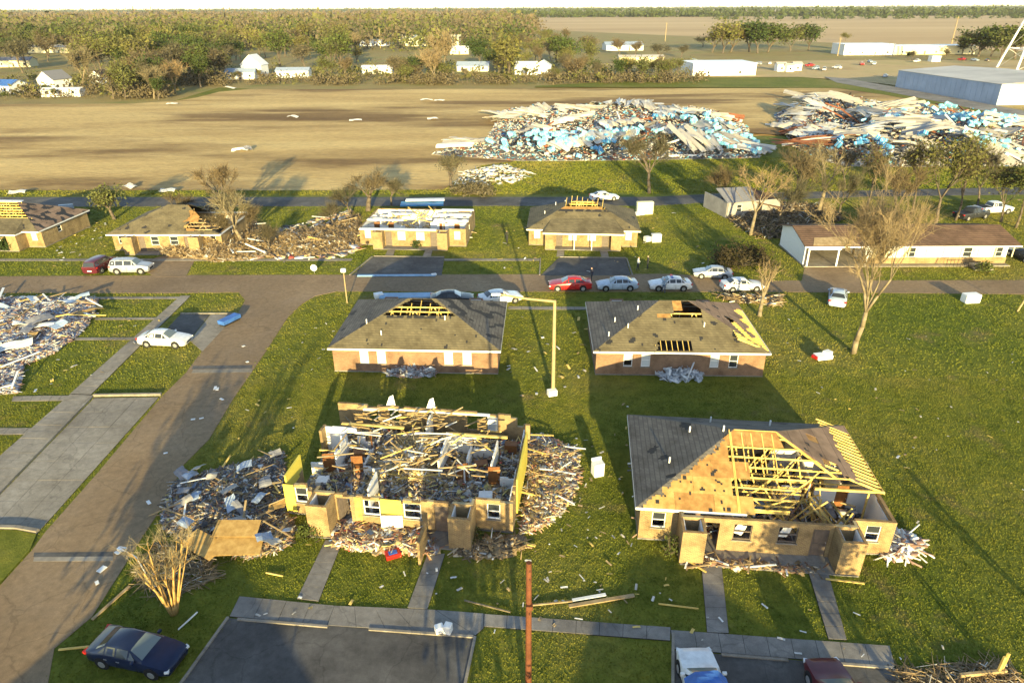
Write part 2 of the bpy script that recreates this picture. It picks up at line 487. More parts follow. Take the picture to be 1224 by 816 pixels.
def rubble(name, label, cat, poly, n, hmax, seed, pal=PAL_HOUSE, size=1.0, base=0.0, soft=1.6, kinds=(.45, .25, .30), parent=None, tilt=.35, mat=None, thin=1.0):
    rng = np.random.default_rng(seed)
    P = sample_poly(poly, n, rng)
    d = np.clip(edge_dist(P, poly) / soft, 0, 1)
    hz = hmax * d * (.55 + .45 * np.array([mnoise.noise(Vector((p[0] * .45, p[1] * .45, seed))) for p in P]))
    z = base + .03 + np.clip(hz, 0, None) * rng.random(n) ** .45
    k = rng.choice(3, n, p=kinds)
    L = np.where(k == 0, .6 + 1.9 * rng.random(n) ** 2, np.where(k == 1, .35 + .8 * rng.random(n), .15 + .3 * rng.random(n))) * size
    W_ = np.where(k == 0, .06 + .08 * rng.random(n), np.where(k == 1, .3 + .6 * rng.random(n), .12 + .22 * rng.random(n))) * size
    T = np.where(k == 0, .04 + .04 * rng.random(n), np.where(k == 1, .015 + .03 * rng.random(n), .08 + .16 * rng.random(n))) * size
    W_ = np.where(k == 0, W_ * thin, W_); T = np.where(k == 0, T * thin, T)
    S = np.stack([L, W_, T], 1)
    rot = rotmats(rng.random(n) * 6.283, rng.normal(0, tilt * .5, n), rng.normal(0, tilt, n))
    z = z + np.abs(rot[:, 2, 0]) * L * .3
    me = boxes_np(name, np.column_stack([P, z]), S, rot, pick(pal, n, rng), mat)
    o = link(name, me, parent)
    o['kind'] = 'stuff'
    if parent is None: tag(o, label, cat)
    return o
UNIT = {}
def unit_box(mat, key):
    if key not in UNIT:
        b = MB(); b.box((0, 0, 0), (1, 1, 1)); UNIT[key] = b.mesh('unit_' + key, M[mat])
    return UNIT[key]
def unit_sheet(mat, seed, bend=.12, nx=6, ny=2):
    key = (mat, seed, 'sheet')
    if key not in UNIT:
        rng = random.Random(seed); b = MB()
        top = []; bot = []
        for i in range(nx + 1):
            for j in range(ny + 1):
                x = i / nx - .5; y = j / ny - .5
                z = bend * (math.sin(x * 5 + seed) + .6 * math.sin(y * 6 + x * 3 + seed * 2) + rng.uniform(-.25, .25))
                top.append((x + rng.uniform(-.02, .02), y + rng.uniform(-.04, .04), z))
        n = len(top)
        P = top + [(p[0], p[1], p[2] - .02) for p in top]
        F = []
        for i in range(nx):
            for j in range(ny):
                a = i * (ny + 1) + j; c = a + ny + 1
                F.append((a, c, c + 1, a + 1)); F.append((n + a, n + a + 1, n + c + 1, n + c))
        rim = [i * (ny + 1) for i in range(nx + 1)] + [nx * (ny + 1) + j for j in range(1, ny + 1)] + [i * (ny + 1) + ny for i in range(nx - 1, -1, -1)] + [j for j in range(ny - 1, 0, -1)]
        for a, c in zip(rim, rim[1:] + rim[:1]): F.append((a, n + a, n + c, c))
        b.add(P, F)
        UNIT[key] = b.mesh('unit_sheet', M[mat])
    return UNIT[key]
def pieces(name, label, cat, group, poly, n, seed, mats, dim, zf=lambda x, y: .05, tilt=.15, sheet=False, yaw=None):
    rng = np.random.default_rng(seed); rd = random.Random(seed)
    for p in sample_poly(poly, n, rng):
        m = rd.choice(mats)
        L = rd.uniform(*dim[0]); W_ = rd.uniform(*dim[1]); T = rd.uniform(*dim[2])
        me = unit_sheet(m, rd.randrange(4)) if sheet else unit_box(m, m)
        pt = rd.gauss(0, tilt)
        z = zf(p[0], p[1]) + T / 2 + abs(math.sin(pt)) * L * .42 + .02
        o = link(name, me, None, (p[0], p[1], z), (rd.gauss(0, tilt), pt, rd.uniform(0, 6.28) if yaw is None else yaw + rd.gauss(0, .35)), (L, W_, (W_ * .8 if sheet else T)))
        tag(o, label, cat, group)

# ------------------------------------------------------------------ the setting: ground, fields, streets
EXCL = []
def flat(name, pts, z, mat, kind='structure', depth=.12, label=None, cat=None, excl=True):
    b = MB(); b.prism([(p[0], p[1]) for p in pts], z - depth, z)
    o = b.build(name, M[mat])
    if kind: o['kind'] = kind
    if excl: EXCL.append([(p[0], p[1]) for p in pts])
    return tag(o, label, cat)
def sheet(name, pts, z, mat):
    me = bpy.data.meshes.new(name)
    me.from_pydata([(p[0], p[1], z) for p in pts], [], [tuple(range(len(pts)))])
    me.materials.append(M[mat])
    o = link(name, me); o['kind'] = 'structure'
    return o
sheet('ground', [(-16000, -600), (16000, -600), (16000, 26000), (-16000, 26000)], -.6, 'far_soil')
sheet('scrubland', [(-700, 200), (230, 200), (420, 420), (150, 900), (-200, 1500), (-2600, 2600), (-2600, 200)], -.35, 'scrub')
sheet('lawn', [(-150, -60), (170, -60), (170, 175), (-150, 175)], 0, 'lawn')
FIELD = gp([(-260, 227.5), (300, 228), (530, 227), (552, 212), (575, 198), (640, 190), (760, 150), (1360, 190), (1360, 163), (1224, 146), (1060, 114), (1000, 105.5), (300, 107), (262, 105), (238, 112), (205, 121), (160, 124), (-260, 126)])
sheet('field', FIELD, .03, 'soil')
EXCL.append([(p.x, p.y) for p in FIELD])
sheet('verge', gp([(205, 121.5), (238, 112), (262, 105), (300, 106.6), (262, 110), (235, 117)]), .05, 'lawn')
sheet('verge', gp([(640, 104.4), (1000, 105.4), (1060, 113.8), (1224, 145.8), (1224, 141), (1030, 100), (960, 92.5), (820, 93), (640, 103)]), .05, 'lawn')
sheet('dirt_road', gp([(985, 92), (1012, 94), (1062, 103), (1150, 119), (1300, 147), (1300, 158), (1135, 124.5), (1050, 108), (1000, 99)]), .08, 'old_concrete')
sheet('gravel_lot', gp([(700, 92), (955, 91.8), (1030, 97), (1300, 128), (1300, 72), (1000, 72), (700, 76)]), -.1, 'dry_lot')

# streets
flat('street', gp([(-420, 236), (780, 235.5), (870, 231), (1360, 221), (1360, 231), (1040, 235), (875, 241), (780, 246), (-420, 248)]), .02, 'asphalt')
flat('street', gp([(-120, 331), (220, 329), (800, 327.5), (925, 335.5), (1360, 334.5), (1360, 353), (925, 349), (405, 348.5), (285, 349.5), (213, 350.5), (-120, 350)]), .024, 'road')
flat('street', gp([(285, 349), (293, 359), (285, 374), (256, 398), (240, 422), (222, 446), (194, 473.5), (114, 568.5), (55, 635), (38, 658), (0, 700), (-115, 830), (55, 830), (65, 775), (110, 737), (147, 679), (172, 639), (199, 598), (219, 556), (250, 525), (278, 478), (318, 420), (343, 381), (360, 364), (377, 354), (405, 348)]), .031, 'road')
for pts in ([(41, 666), (135, 665), (135, 670.5), (40, 671)], [(231, 442), (302, 441), (301, 445), (229, 446)]):
    flat('road_patch_and_shadow', gp(pts), .038, 'concrete', depth=.03)
    q = [(x, y + (5.5 if y > 600 else -4.5) * (-1 if y > 600 else 1)) for x, y in pts]
    flat('road_patch_and_shadow', gp(q), .036, 'asphalt', depth=.03)  # darker strip laid on the road as the painted shadow of the pale strip

# concrete walks built from slabs
def slabs(name, a, b, c, d, nu, nv, z=.06, mat='concrete', seed=0, zr=.006):
    """quad a-b (near edge) d-c (far edge) of ground points, nu x nv slabs as children of a bed"""
    rd = random.Random(seed)
    a, b, c, d = [Vector((p[0], p[1], 0)) for p in (a, b, c, d)]
    bed = MB(); bed.prism([a, b, c, d], z - .14, z - .02)
    o = bed.build(name, M['stain']); o['kind'] = 'structure'
    EXCL.append([(p.x, p.y) for p in (a, b, c, d)])
    bl = lambda u, v: (a.lerp(b, u)).lerp(d.lerp(c, u), v)
    lu = max(.5, (b - a).length / nu); lv = max(.5, (d - a).length / nv)
    for i in range(nu):
        for j in range(nv):
            eu, ev = .009 / lu / nu * lu, .009 / lv / nv * lv
            u0, u1, v0, v1 = i / nu + .011 / (lu * nu), (i + 1) / nu - .011 / (lu * nu), j / nv + .011 / (lv * nv), (j + 1) / nv - .011 / (lv * nv)
            m = MB(); m.prism([bl(u0, v0), bl(u1, v0), bl(u1, v1), bl(u0, v1)], z - .1, z + rd.uniform(-zr, zr))
            m.build('slab', M[mat], o)
    return o
def walk(name, n1, n2, f1, f2, n, mat='concrete', z=.06, across=1, seed=0):
    return slabs(name, G(*n1), G(*n2), G(*f2), G(*f1), across, n, z, mat, seed)
def kerb(name, p0, p1, w=.14, h=.11, mat='concrete'):
    b = MB(); p0 = Vector((p0[0], p0[1], 0)); p1 = Vector((p1[0], p1[1], 0))
    L = (p1 - p0).length; n = max(1, int(L / 2.6))
    d = (p1 - p0) / n
    o = None
    for i in range(n):
        m = MB(); a = p0 + d * i; c = p0 + d * (i + 1); g = d.normalized() * .008
        m.beam(a + g + Vector((0, 0, h / 2 - .04)), c - g + Vector((0, 0, h / 2 - .04)), w, h + .08)
        if o is None:
            o = m.build(name, M[mat]); o['kind'] = 'structure'
        else: m.build('kerb_stone', M[mat], o)

# pavement in front of the front row
slabs('sidewalk', G(391, 747.6), G(568, 759.6), G(520, 729), G(400, 724), 5, 1, .06, 'old_concrete', 1)
slabs('sidewalk', G(274.5, 737), G(391, 747.6), G(400, 724), G(286.5, 713), 4, 1, .062, 'old_concrete', 2)
slabs('sidewalk', G(578, 749), G(801, 766), G(801.5, 750), G(579, 734), 8, 1, .064, 'old_concrete', 3)
slabs('sidewalk', G(568, 759.6), G(578, 751), G(579, 733.5), G(520, 729), 1, 1, .058, 'old_concrete', 3)
slabs('sidewalk', G(805, 776), G(1070, 797), G(1063, 772), G(801.5, 753), 9, 1, .06, 'old_concrete', 4)
walk('walkway', (355, 716), (381, 719), (389, 646), (410, 646), 5, 'old_concrete', .066, seed=5)
walk('walkway', (487, 727), (511, 728.5), (511, 662), (532, 662), 5, 'old_concrete', .066, seed=6)
walk('walkway', (845, 756), (871, 757), (838, 672.5), (862, 672.5), 6, 'old_concrete', .066, seed=7)
walk('walkway', (990, 764), (1012, 765), (965, 680), (988.5, 680), 6, 'old_concrete', .066, seed=8)
flat('parking_bay', gp([(272, 738.5), (567, 760.5), (545, 880), (175, 880)]), .03, 'asphalt')
flat('parking_bay', gp([(806, 777.5), (1071, 798.5), (1105, 880), (806, 880)]), .034, 'asphalt')
kerb('kerb', G(273, 738), G(193, 850)); kerb('kerb', G(568, 761), G(549, 850)); kerb('kerb', G(804.5, 757), G(804, 850))
kerb('kerb', G(284, 740.5), G(392, 749.5)); kerb('kerb', G(441, 752.5), G(566, 761.5)); kerb('kerb', G(862, 783), G(942, 789.5)); kerb('kerb', G(960, 790.5), G(1068, 799))

# left block: long apron, walks, bay
slabs('parking_apron', G(-95, 690), G(-2, 690), G(190, 475), G(112.5, 476), 3, 9, .05, 'concrete', 11)
slabs('sidewalk', G(-165, 690), G(-100, 690), G(109, 473), G(84, 472), 1, 22, .09, 'concrete', 12)
kerb('kerb', G(111, 474), G(-98, 690), .2, .17)
kerb('kerb', G(112, 473.5), G(193, 472.2), .22, .2)
kerb('kerb', G(-60, 630), G(20, 631.5), .25, .2); kerb('kerb', G(20, 631.5), G(46, 636), .25, .2)
flat('lawn_strip', gp([(-40, 633), (20, 634), (44, 639), (36, 658), (-2, 700), (-110, 812), (-260, 812)]), .085, 'lawn', excl=False)
slabs('sidewalk', G(84, 471), G(109, 472), G(228, 354), G(216, 354), 1, 16, .07, 'concrete', 13)
walk('walkway', (14, 480), (81, 479), (16, 474), (86, 473), 1, 'concrete', .06, 6, 14)
walk('walkway', (-30, 520), (38, 519.5), (-24, 512), (46, 512), 1, 'concrete', .06, 6, 15)
walk('walkway', (80, 407), (160, 406.5), (82, 404), (163, 403.5), 1, 'concrete', .06, 6, 16)
walk('walkway', (113, 382.6), (186, 382.2), (114, 380), (188, 379.8), 1, 'concrete', .06, 6, 17)
walk('walkway', (-60, 358.5), (214, 357.5), (-60, 356), (215, 355), 1, 'concrete', .06, 18, 18)
flat('parking_bay', gp([(216, 375.5), (251, 376), (226, 407), (187, 407)]), .03, 'asphalt')
flat('parking_bay', gp([(252, 376), (283, 376), (242, 420), (227, 407.3)]), .034, 'concrete')
kerb('kerb', G(216, 375), G(281, 375)); kerb('kerb', G(189, 408), G(228, 408))
# long walk on the far side of the middle street, drives of the back row
walk('sidewalk', (-120, 312.5), (420, 312), (-120, 309.8), (422, 309.4), 1, 'concrete', .05, 34, 20)
walk('sidewalk', (531, 312), (645, 312), (531, 309.4), (645, 309.4), 1, 'concrete', .05, 8, 21)
walk('sidewalk', (607, 370), (703, 370.5), (608, 366.5), (703, 367), 1, 'concrete', .05, 6, 22)
flat('driveway', gp([(420, 329.5), (528, 329.5), (531, 308), (446, 307)]), .034, 'asphalt')
flat('driveway', gp([(646, 329.5), (754, 329.5), (748, 309), (668, 308)]), .034, 'asphalt')
flat('driveway', gp([(185, 331), (222, 331), (236, 306), (205, 303), (160, 316)]), .034, 'road')
kerb('kerb', G(418, 329), G(445, 307)); kerb('kerb', G(447, 306.5), G(531, 307.5)); kerb('kerb', G(669, 307.5), G(748, 308.5)); kerb('kerb', G(749, 309), G(756, 329)); kerb('kerb', G(645, 329), G(646, 309))
for a, b_, c, d in (((460, 306), (470, 306), (466, 294), (474, 294)), ((505, 307), (515, 307), (510, 296), (518, 296)), ((665, 307), (674, 307), (667, 295), (675, 295)), ((719, 308), (728, 308), (716, 296), (725, 296))):
    walk('walkway', a, b_, c, d, 3, 'concrete', .05, 1, int(a[0]))
flat('driveway', gp([(958, 337), (1035, 337), (1030, 318), (962, 318)]), .03, 'road')

# ------------------------------------------------------------------ duplex houses
XE, YF, YB, ZE, RISE, XR = 7.9, -.35, 10.65, 2.45, 2.5, 1.35
YM = (YF + YB) / 2
def roofz(x, y):
    return ZE + RISE * min((y - YF) / (YM - YF), (YB - y) / (YB - YM), (x + XE) / (XE - XR), (XE - x) / (XE - XR))
def face_pt(face, a, t):
    """a along the eave (metres), t up the slope 0..1"""
    z = ZE + RISE * t
    if face == 'front': return Vector((a, YF + (YM - YF) * t, z))
    if face == 'back': return Vector((a, YB + (YM - YB) * t, z))
    if face == 'left': return Vector((-XE + (XE - XR) * t, a, z))
    return Vector((XE - (XE - XR) * t, a, z))
def face_lim(face, t):
    if face in ('front', 'back'):
        h = XE + (XR - XE) * t; return -h, h
    return YF + (YM - YF) * t, YB + (YM - YB) * t
def roof_face(root, face, state, mats, step=.16, sheet_state=None):
    run = math.hypot(RISE, (YM - YF) if face in ('front', 'back') else (XE - XR))
    nt_ = int(run / step); lo, hi = face_lim(face, 0)
    ns = int((hi - lo) / step)
    acc = {}
    nrm = (face_pt(face, lo + 1, 0) - face_pt(face, lo, 0)).cross(face_pt(face, lo, .5) - face_pt(face, lo, 0)).normalized()
    if nrm.z < 0: nrm = -nrm
    for j in range(nt_):
        t0, t1 = j / nt_, (j + 1) / nt_
        l0, h0 = face_lim(face, t0); l1, h1 = face_lim(face, t1)
        run_s = None; start = None
        for i in range(ns + 1):
            a0 = lo + (hi - lo) * i / ns
            am = a0 + (hi - lo) / ns / 2
            s = state(am, (t0 + t1) / 2) if i < ns else None
            if am < min(l0, l1) - .2 or am > max(h0, h1) + .2: s = None
            if s != run_s:
                if run_s:
                    e0, e1 = start, a0
                    q = [(max(e0, l0), t0), (min(e1, h0), t0), (min(e1, h1), t1), (max(e0, l1), t1)]
                    if q[1][0] - q[0][0] > .02 or q[2][0] - q[3][0] > .02:
                        if q[2][0] - q[3][0] < .02: q[2] = ((q[2][0] + q[3][0]) / 2, t1); q = q[:3]
                        elif q[1][0] - q[0][0] < .02: q = [((q[0][0] + q[1][0]) / 2, t0), q[2], q[3]]
                        off = {'s': .03, 'f': .022, 'k': .026}[run_s]
                        acc.setdefault(run_s, MB()).slab([face_pt(face, *p) + nrm * off for p in q], .02)
                run_s = s; start = a0
    nm = {'s': 'shingles', 'f': 'underlay', 'k': 'torn_felt'}
    for k, b in acc.items():
        o = b.build(nm[k], M[mats[k]], root)
        if k == 'k': o['kind'] = 'stuff'
    # plywood sheets below
    sw, sh = 2.4, 1.2
    nj = max(1, round(run / sh))
    for j in range(nj):
        t0, t1 = j / nj, (j + 1) / nj
        l0, h0 = face_lim(face, t0); l1, h1 = face_lim(face, t1)
        a0 = lo - (sw / 2 if j % 2 else 0)
        while a0 < hi:
            a1 = a0 + sw
            am, tm = (max(a0, l0) + min(a1, h0)) / 2, (t0 + t1) / 2
            if (sheet_state or (lambda a, t: True))(am, tm):
                q = [(max(a0, l0), t0), (min(a1, h0), t0), (min(a1, h1), t1), (max(a0, l1), t1)]
                if q[1][0] - q[0][0] > .1:
                    if q[2][0] - q[3][0] < .05: q = q[:2] + [((q[2][0] + q[3][0]) / 2, t1)]
                    c = sum((face_pt(face, *p) for p in q), Vector()) / len(q)
                    b = MB(); b.slab([c + (face_pt(face, *p) - c) * .992 for p in q], .016)
                    b.build('plywood_sheet', M['osb_dark' if tm > .42 or (int(am * 7) % 5 == 0) else 'osb'], root)
            a0 = a1
def nz(a, t, s, seed): return mnoise.noise(Vector((a * s, t * 6 * s, seed)))
def full(seed, hole=0.0, felt=.62):
    def f(a, t):
        v = nz(a, t, 1.1, seed)
        if v > felt: return 'k'
        return 's'
    return f
def truss(root, y, xa=-99, xb=99, mat='lumber', web=True):
    """step-down hip truss across the house at depth y: top chord follows the roof"""
    zt = roofz(0, y) - .08
    xh = XE - (XE - XR) * min(1, (zt + .08 - ZE) / RISE)
    xa_, xb_ = max(-xh, xa), min(xh, xb)
    b = MB(); b.beam((xa_, y, zt), (xb_, y, zt), .05, .11)
    t = b.build('truss', M[mat], root)
    for s in (-1, 1):
        x1 = s * (XE - .1)
        if xa <= x1 <= xb:
            b = MB(); b.beam((s * xh, y, zt), (x1, y, ZE - .06), .05, .11); b.build('chord', M[mat], t)
    b = MB(); b.beam((max(-XE + .2, xa), y, ZE - .06), (min(XE - .2, xb), y, ZE - .06), .05, .1); b.build('chord', M[mat], t)
    if web:
        x = max(xa_, -xh) + .2; k = 0
        while x < xb_ - .3:
            b = MB()
            if k % 2 == 0: b.beam((x, y + .03, ZE), (x + .9, y + .03, zt), .05, .08)
            else: b.beam((x, y + .03, zt), (x + .5, y + .03, ZE), .05, .08)
            b.build('web', M[mat], t); x += 1.15; k += 1
    return t
def rafter(root, face, a, t0, t1, mat='lumber', drop=.07, w=.055, h=.13):
    l, h_ = face_lim(face, t1)
    b = MB(); p = face_pt(face, a, t0); q = face_pt(face, a, t1)
    b.beam(p - Vector((0, 0, drop)), q - Vector((0, 0, drop)), w, h)
    return b.build('rafter', M[mat], root)

RAG = [0.0, random.Random(5)]
def wall_seg(mb, p0, p1, z0, z1, t, ops, mi=0):
    p0 = Vector((p0[0], p0[1], 0)); p1 = Vector((p1[0], p1[1], 0)); d = p1 - p0; L = d.length; d.normalize()
    rz = math.atan2(d.y, d.x)
    def bx(s0, s1, a, b):
        if s1 - s0 < .005 or b - a < .005: return
        if RAG[0] > 0 and b >= z1 - .01:
            n_ = max(1, int((s1 - s0) / .42)); q_ = RAG[1].random()
            for i_ in range(n_):
                q_ = min(1, max(0, q_ + RAG[1].uniform(-.45, .45)))
                e0, e1 = s0 + (s1 - s0) * i_ / n_, s0 + (s1 - s0) * (i_ + 1) / n_
                b_ = max(b - RAG[0] * q_ ** 2, min(b, a + .12))
                if b_ - a < .05: continue
                c = p0 + d * ((e0 + e1) / 2)
                mb.box((c.x, c.y, (a + b_) / 2), (e1 - e0, t, b_ - a), rz, mi)
            return
        c = p0 + d * ((s0 + s1) / 2)
        mb.box((c.x, c.y, (a + b) / 2), (s1 - s0, t, b - a), rz, mi)
    cur = 0
    for (s0, s1, a, b) in sorted(ops):
        bx(cur, s0, z0, z1); bx(s0, s1, z0, a); bx(s0, s1, b, z1); cur = s1
    bx(cur, L, z0, z1)
def window(root, x, y, z, w, h, ang=0, pane='glass', broken=0, curtain=False, out=-1):
    """frame centred at x,y in a wall running along local x (ang 0) or y (ang 90)"""
    ca, sa = math.cos(R(ang)), math.sin(R(ang))
    o = bpy.data.objects.new('window', None)
    f = MB()
    for dx, dz, sx, sz in ((-w / 2 + .03, 0, .06, h), (w / 2 - .03, 0, .06, h), (0, -h / 2 + .03, w - .12, .06), (0, h / 2 - .03, w - .12, .06), (0, 0, w - .12, .045)):
        f.box((dx, 0, dz), (sx, .09, sz))
    me = f.mesh('window', M['white' if not curtain else 'door_grey'])
    o = link('window', me, root, (x, y, z), (0, 0, R(ang)))
    s = MB(); s.box((0, out * .09, -h / 2 - .03), (w + .14, .16, .06)); s.build('sill', M['concrete'], o)
    for k, zc in enumerate((-h / 4, h / 4)):
        if broken > k: continue
        p = MB(); p.box((0, .01 * (1 if k else -1), zc), (w - .13, .012, h / 2 - .07)); p.build('pane', M[pane if k else ('blind' if pane == 'blind' else pane)], o)
    if curtain:
        link('curtain', unit_sheet('curtain', int(abs(x) * 3) % 4), o, (-.12, -out * .12, .02), (R(90), .35, .1), (w * .5, h * .62, .35))
    return o
def door(root, x, y, w=.92, h=2.03, ang=0, mat='door_grey', swing=0):
    b = MB(); b.box((w / 2, 0, h / 2), (w, .045, h))
    for zc, hh in ((.55, .7), (1.45, .8)):
        for xc in (w * .28, w * .72): b.box((xc, -.025, zc), (w * .3, .02, hh))
    o = b.build('door', M[mat], root)
    o.location = (x - w / 2 * math.cos(R(ang)), y - w / 2 * math.sin(R(ang)), .12); o.rotation_euler = (0, 0, R(ang + swing))
    k = MB(); k.tube((w - .08, -.09, 1.0), (w - .08, .07, 1.0), .03, .03, 6); k.build('handle', M['rim'], o)
    return o
def place(l, r, dy, facing='front'):
    """house frame from the ground pixels of the two corners of the wall facing the camera (that wall is at local y=dy)"""
    a, b = G(*l), G(*r)
    if facing == 'back': a, b = b, a
    d = (b - a).normalized(); ang = math.atan2(d.y, d.x)
    mid = (a + b) / 2; n = Vector((-d.y, d.x, 0))
    o = mid - n * dy
    return o, ang
DOORS = ((-3.3, .92), (3.1, .92))
def duplex(label, l, r, facing='front', roof='hip', brick='brick', interior=False, seed=1, rear_win='blind', front_pane='glass', broken=False, wallh=2.42, closets=True, curtains=False, ruin=False):
    rd = random.Random(seed)
    loc, ang = place(l, r, .6 if facing == 'front' else 10.2, facing)
    root = thing('duplex_house', label, 'house', loc, ang, None)
    root.scale = (.955, 1, 1)
    fd = MB(); fd.mm((-7.62, .46, -.3), (7.62, 10.32, .1)); fd.mm((-5.2, -1.45, -.3), (5.2, .459, .097)); fd.build('foundation', M['old_concrete'], root)
    EXCL.append([tuple((Matrix.Translation(loc) @ Matrix.Rotation(ang, 4, 'Z') @ Vector((x, y, 0)))[:2]) for x, y in ((-7.6, .4), (-5.2, .4), (-5.2, -1.5), (5.2, -1.5), (5.2, .4), (7.6, .4), (7.6, 10.3), (-7.6, 10.3))])
    T = .2; H = wallh
    wz = (.95, 2.1)
    def W(name, p0, p1, ops, mat=brick, h=H, t=T):
        b = MB(); wall_seg(b, p0, p1, .08, h, t, ops); return b.build(name, M[mat], root)
    rw = [2.8, 4.4, 10.6, 12.3]
    RAG[0] = 1.0 if ruin else 0.0
    W('rear_wall', (7.6, 10.2), (-7.6, 10.2), [(x - .4 + .1, x + .4 + .1, .85, 2.1) for x in rw])
    for x in (rw if not ruin else rw[:1]): window(root, 7.6 - x - .1, 10.2, 1.475, .8, 1.25, 180, rear_win if rd.random() < .8 else 'glass', 0 if rd.random() < .75 else 1, out=-1)
    if ruin:
        W('side_wall', (-7.5, .7), (-7.5, 2.9), []); W('side_wall', (-7.5, 6.4), (-7.5, 8.2), []); RAG[0] = .5; W('side_wall', (7.5, .7), (7.5, 8.6), [])
    else:
        W('side_wall', (-7.5, .7), (-7.5, 10.1), [(3.0, 3.8, 1.2, 2.05)]); W('side_wall', (7.5, .7), (7.5, 10.1), [(3.0, 3.8, 1.2, 2.05)])
        window(root, -7.5, 4.1, 1.625, .8, .85, -90); window(root, 7.5, 4.1, 1.625, .8, .85, 90)
    RAG[0] = .55 if ruin else 0.0
    for s in (-1, 1):
        b = MB(); wall_seg(b, (min(s * 7.6, s * 5.2), .6), (max(s * 7.6, s * 5.2), .6), .08, H, T, [(.75, 1.6, *wz)]); b.build('bay_wall', M[brick], root)
        x = min(s * 7.6, s * 5.2) + 1.175
        window(root, x, .6, 1.525, .85, 1.15, 0, front_pane, 1 if broken else 0)
        if closets:
            b = MB(); xa, xb = s * 3.85, s * 5.25
            b.mm((xa, -1.4, .085), (xb, -1.22, 2.38)); b.mm((xa, -1.218, .085), (xa + s * .16, -.1, 2.38)); b.mm((xb, -1.218, .085), (xb - s * .16, .5, 2.38))
            b.build('closet_wall', M[brick], root)
            b = MB(); b.mm((xa + s * .17, -1.2, .1), (xb - s * .17, -1.14, 2.3)); b.mm((xa + s * .17, -1.135, .1), (xa + s * .23, -.1, 2.3)); b.mm((xb - s * .23, -1.135, .1), (xb - s * .17, -.1, 2.3)); b.mm((xa + s * .24, -1.13, .1), (xb - s * .24, -.12, .9))
            b.build('closet_lining', M['drywall'], root)
    W('front_wall', (-3.84, 0), (3.84, 0), [(.1, 1.0, .08, 2.1), (1.85, 2.95, *wz), (4.5, 5.65, *wz), (6.5, 7.45, .08, 2.1)])
    for s in (-1, 1):
        b = MB(); b.mm((s * 3.86, -.1, .083), (s * 5.18, .1, H - .01)); b.mm((s * 5.02, .1, .083), (s * 5.18, .5, H - .01)); b.build('closet_back', M[brick], root)
    window(root, -1.44, 0, 1.525, 1.1, 1.15, 0, front_pane, 2 if broken else 0, curtains)
    window(root, 1.235, 0, 1.525, 1.15, 1.15, 0, front_pane, 2 if broken else 0, curtains)
    door(root, -3.29, 0, .9, 2.0, 0, 'door_grey', 70 if broken else 0)
    door(root, 3.135, 0, .94, 2.0, 0, 'door_grey', 0)
    RAG[0] = 1.1 if ruin else (.25 if roof == 'none' and interior else 0)
    if interior:
        def Pt(p0, p1, ops=(), h=2.36, mat='drywall'):
            b = MB(); wall_seg(b, p0, p1, .1, h - (rd.choice([0, 0, 0, .1, .5, 1.0]) if roof == 'none' else 0), .11, list(ops)); b.build('partition_wall', M[mat], root)
        Pt((-7.38, 4.15), (-1.9, 4.15), [(.9, 1.75, .1, 2.1), (3.0, 3.85, .1, 2.1)]); Pt((1.9, 4.15), (7.38, 4.15), [(1.3, 2.1, .1, 2.1), (3.5, 4.3, .1, 2.1)])
        Pt((-3.7, 4.22), (-3.7, 9.9), [(2.5, 3.3, .1, 2.1)]); Pt((3.7, 4.22), (3.7, 9.9), [(2.5, 3.3, .1, 2.1)])
        Pt((-5.5, 4.22), (-5.5, 7.0)); Pt((5.6, 4.22), (5.6, 7.0))
        Pt((-7.38, 7.1), (-3.78, 7.1), [(1.6, 2.4, .1, 2.1)]); Pt((3.78, 7.1), (7.38, 7.1), [(1.6, 2.4, .1, 2.1)])
        Pt((-1.9, .7), (-1.9, 2.4)); Pt((0, 5.2), (0, 9.9)); Pt((1.9, 4.22), (1.9, 7.4)); Pt((1.96, 7.4), (3.64, 7.4))
        b = MB()
        if not ruin: wall_seg(b, (-7.38, 9.98), (7.38, 9.98), .1, 2.36, .08, [(7.38 + .9 * k - .45, 7.38 + .9 * k + .45, .8, 2.1) for k in (-5.2, 5.2)]); 
        if not ruin:
            b.build('wall_lining', M['drywall'], root); b = MB(); wall_seg(b, (-7.36, .8), (-7.36, 9.9), .1, 2.36, .06, []); b.build('wall_lining', M['drywall'], root); b = MB()
        wall_seg(b, (7.36, .8), (7.36, 8.4), .1, 2.36, .06, []); b.build('wall_lining', M['drywall'], root)
        for x, y, a, sw in ((-6.05, 4.1, 0, 15), (-3.95, 4.1, 0, 10), (3.6, 4.1, 0, 20), (5.8, 4.1, 0, 8), (-3.75, 7.1, 90, 30)): door(root, x, y, .8, 2.0, a, 'door_brown', sw)
    RAG[0] = 0.0
    if roof == 'hip':
        f = MB()
        for p, q in (((-XE, YF), (XE, YF)), ((XE, YF), (XE, YB)), ((XE, YB), (-XE, YB)), ((-XE, YB), (-XE, YF))):
            b = MB(); b.beam((p[0], p[1], ZE - .075), (q[0], q[1], ZE - .075), .04, .17); b.build('fascia', M['white'], root)
        b = MB()
        b.mm((-XE + .03, YF + .03, ZE - .12), (XE - .03, .47, ZE - .10)); b.mm((-XE + .03, 10.33, ZE - .12), (XE - .03, YB - .03, ZE - .10)); b.mm((-XE + .03, .48, ZE - .12), (-7.62, 10.32, ZE - .10)); b.mm((7.62, .48, ZE - .12), (XE - .03, 10.32, ZE - .10))
        b.build('soffit', M['white'], root)
    return root
def vents(root, pts):
    for x, y in pts:
        z = roofz(x, y); b = MB(); b.tube((x, y, z - .05), (x, y, z + .45), .055, .055, 6); b.build('vent_pipe', M['white'], root)
SH = {'s': 'shingle', 'f': 'felt', 'k': 'black_felt'}
SH_SHADE = {'s': 'shingle_shade_grey', 'f': 'felt', 'k': 'black_felt'}
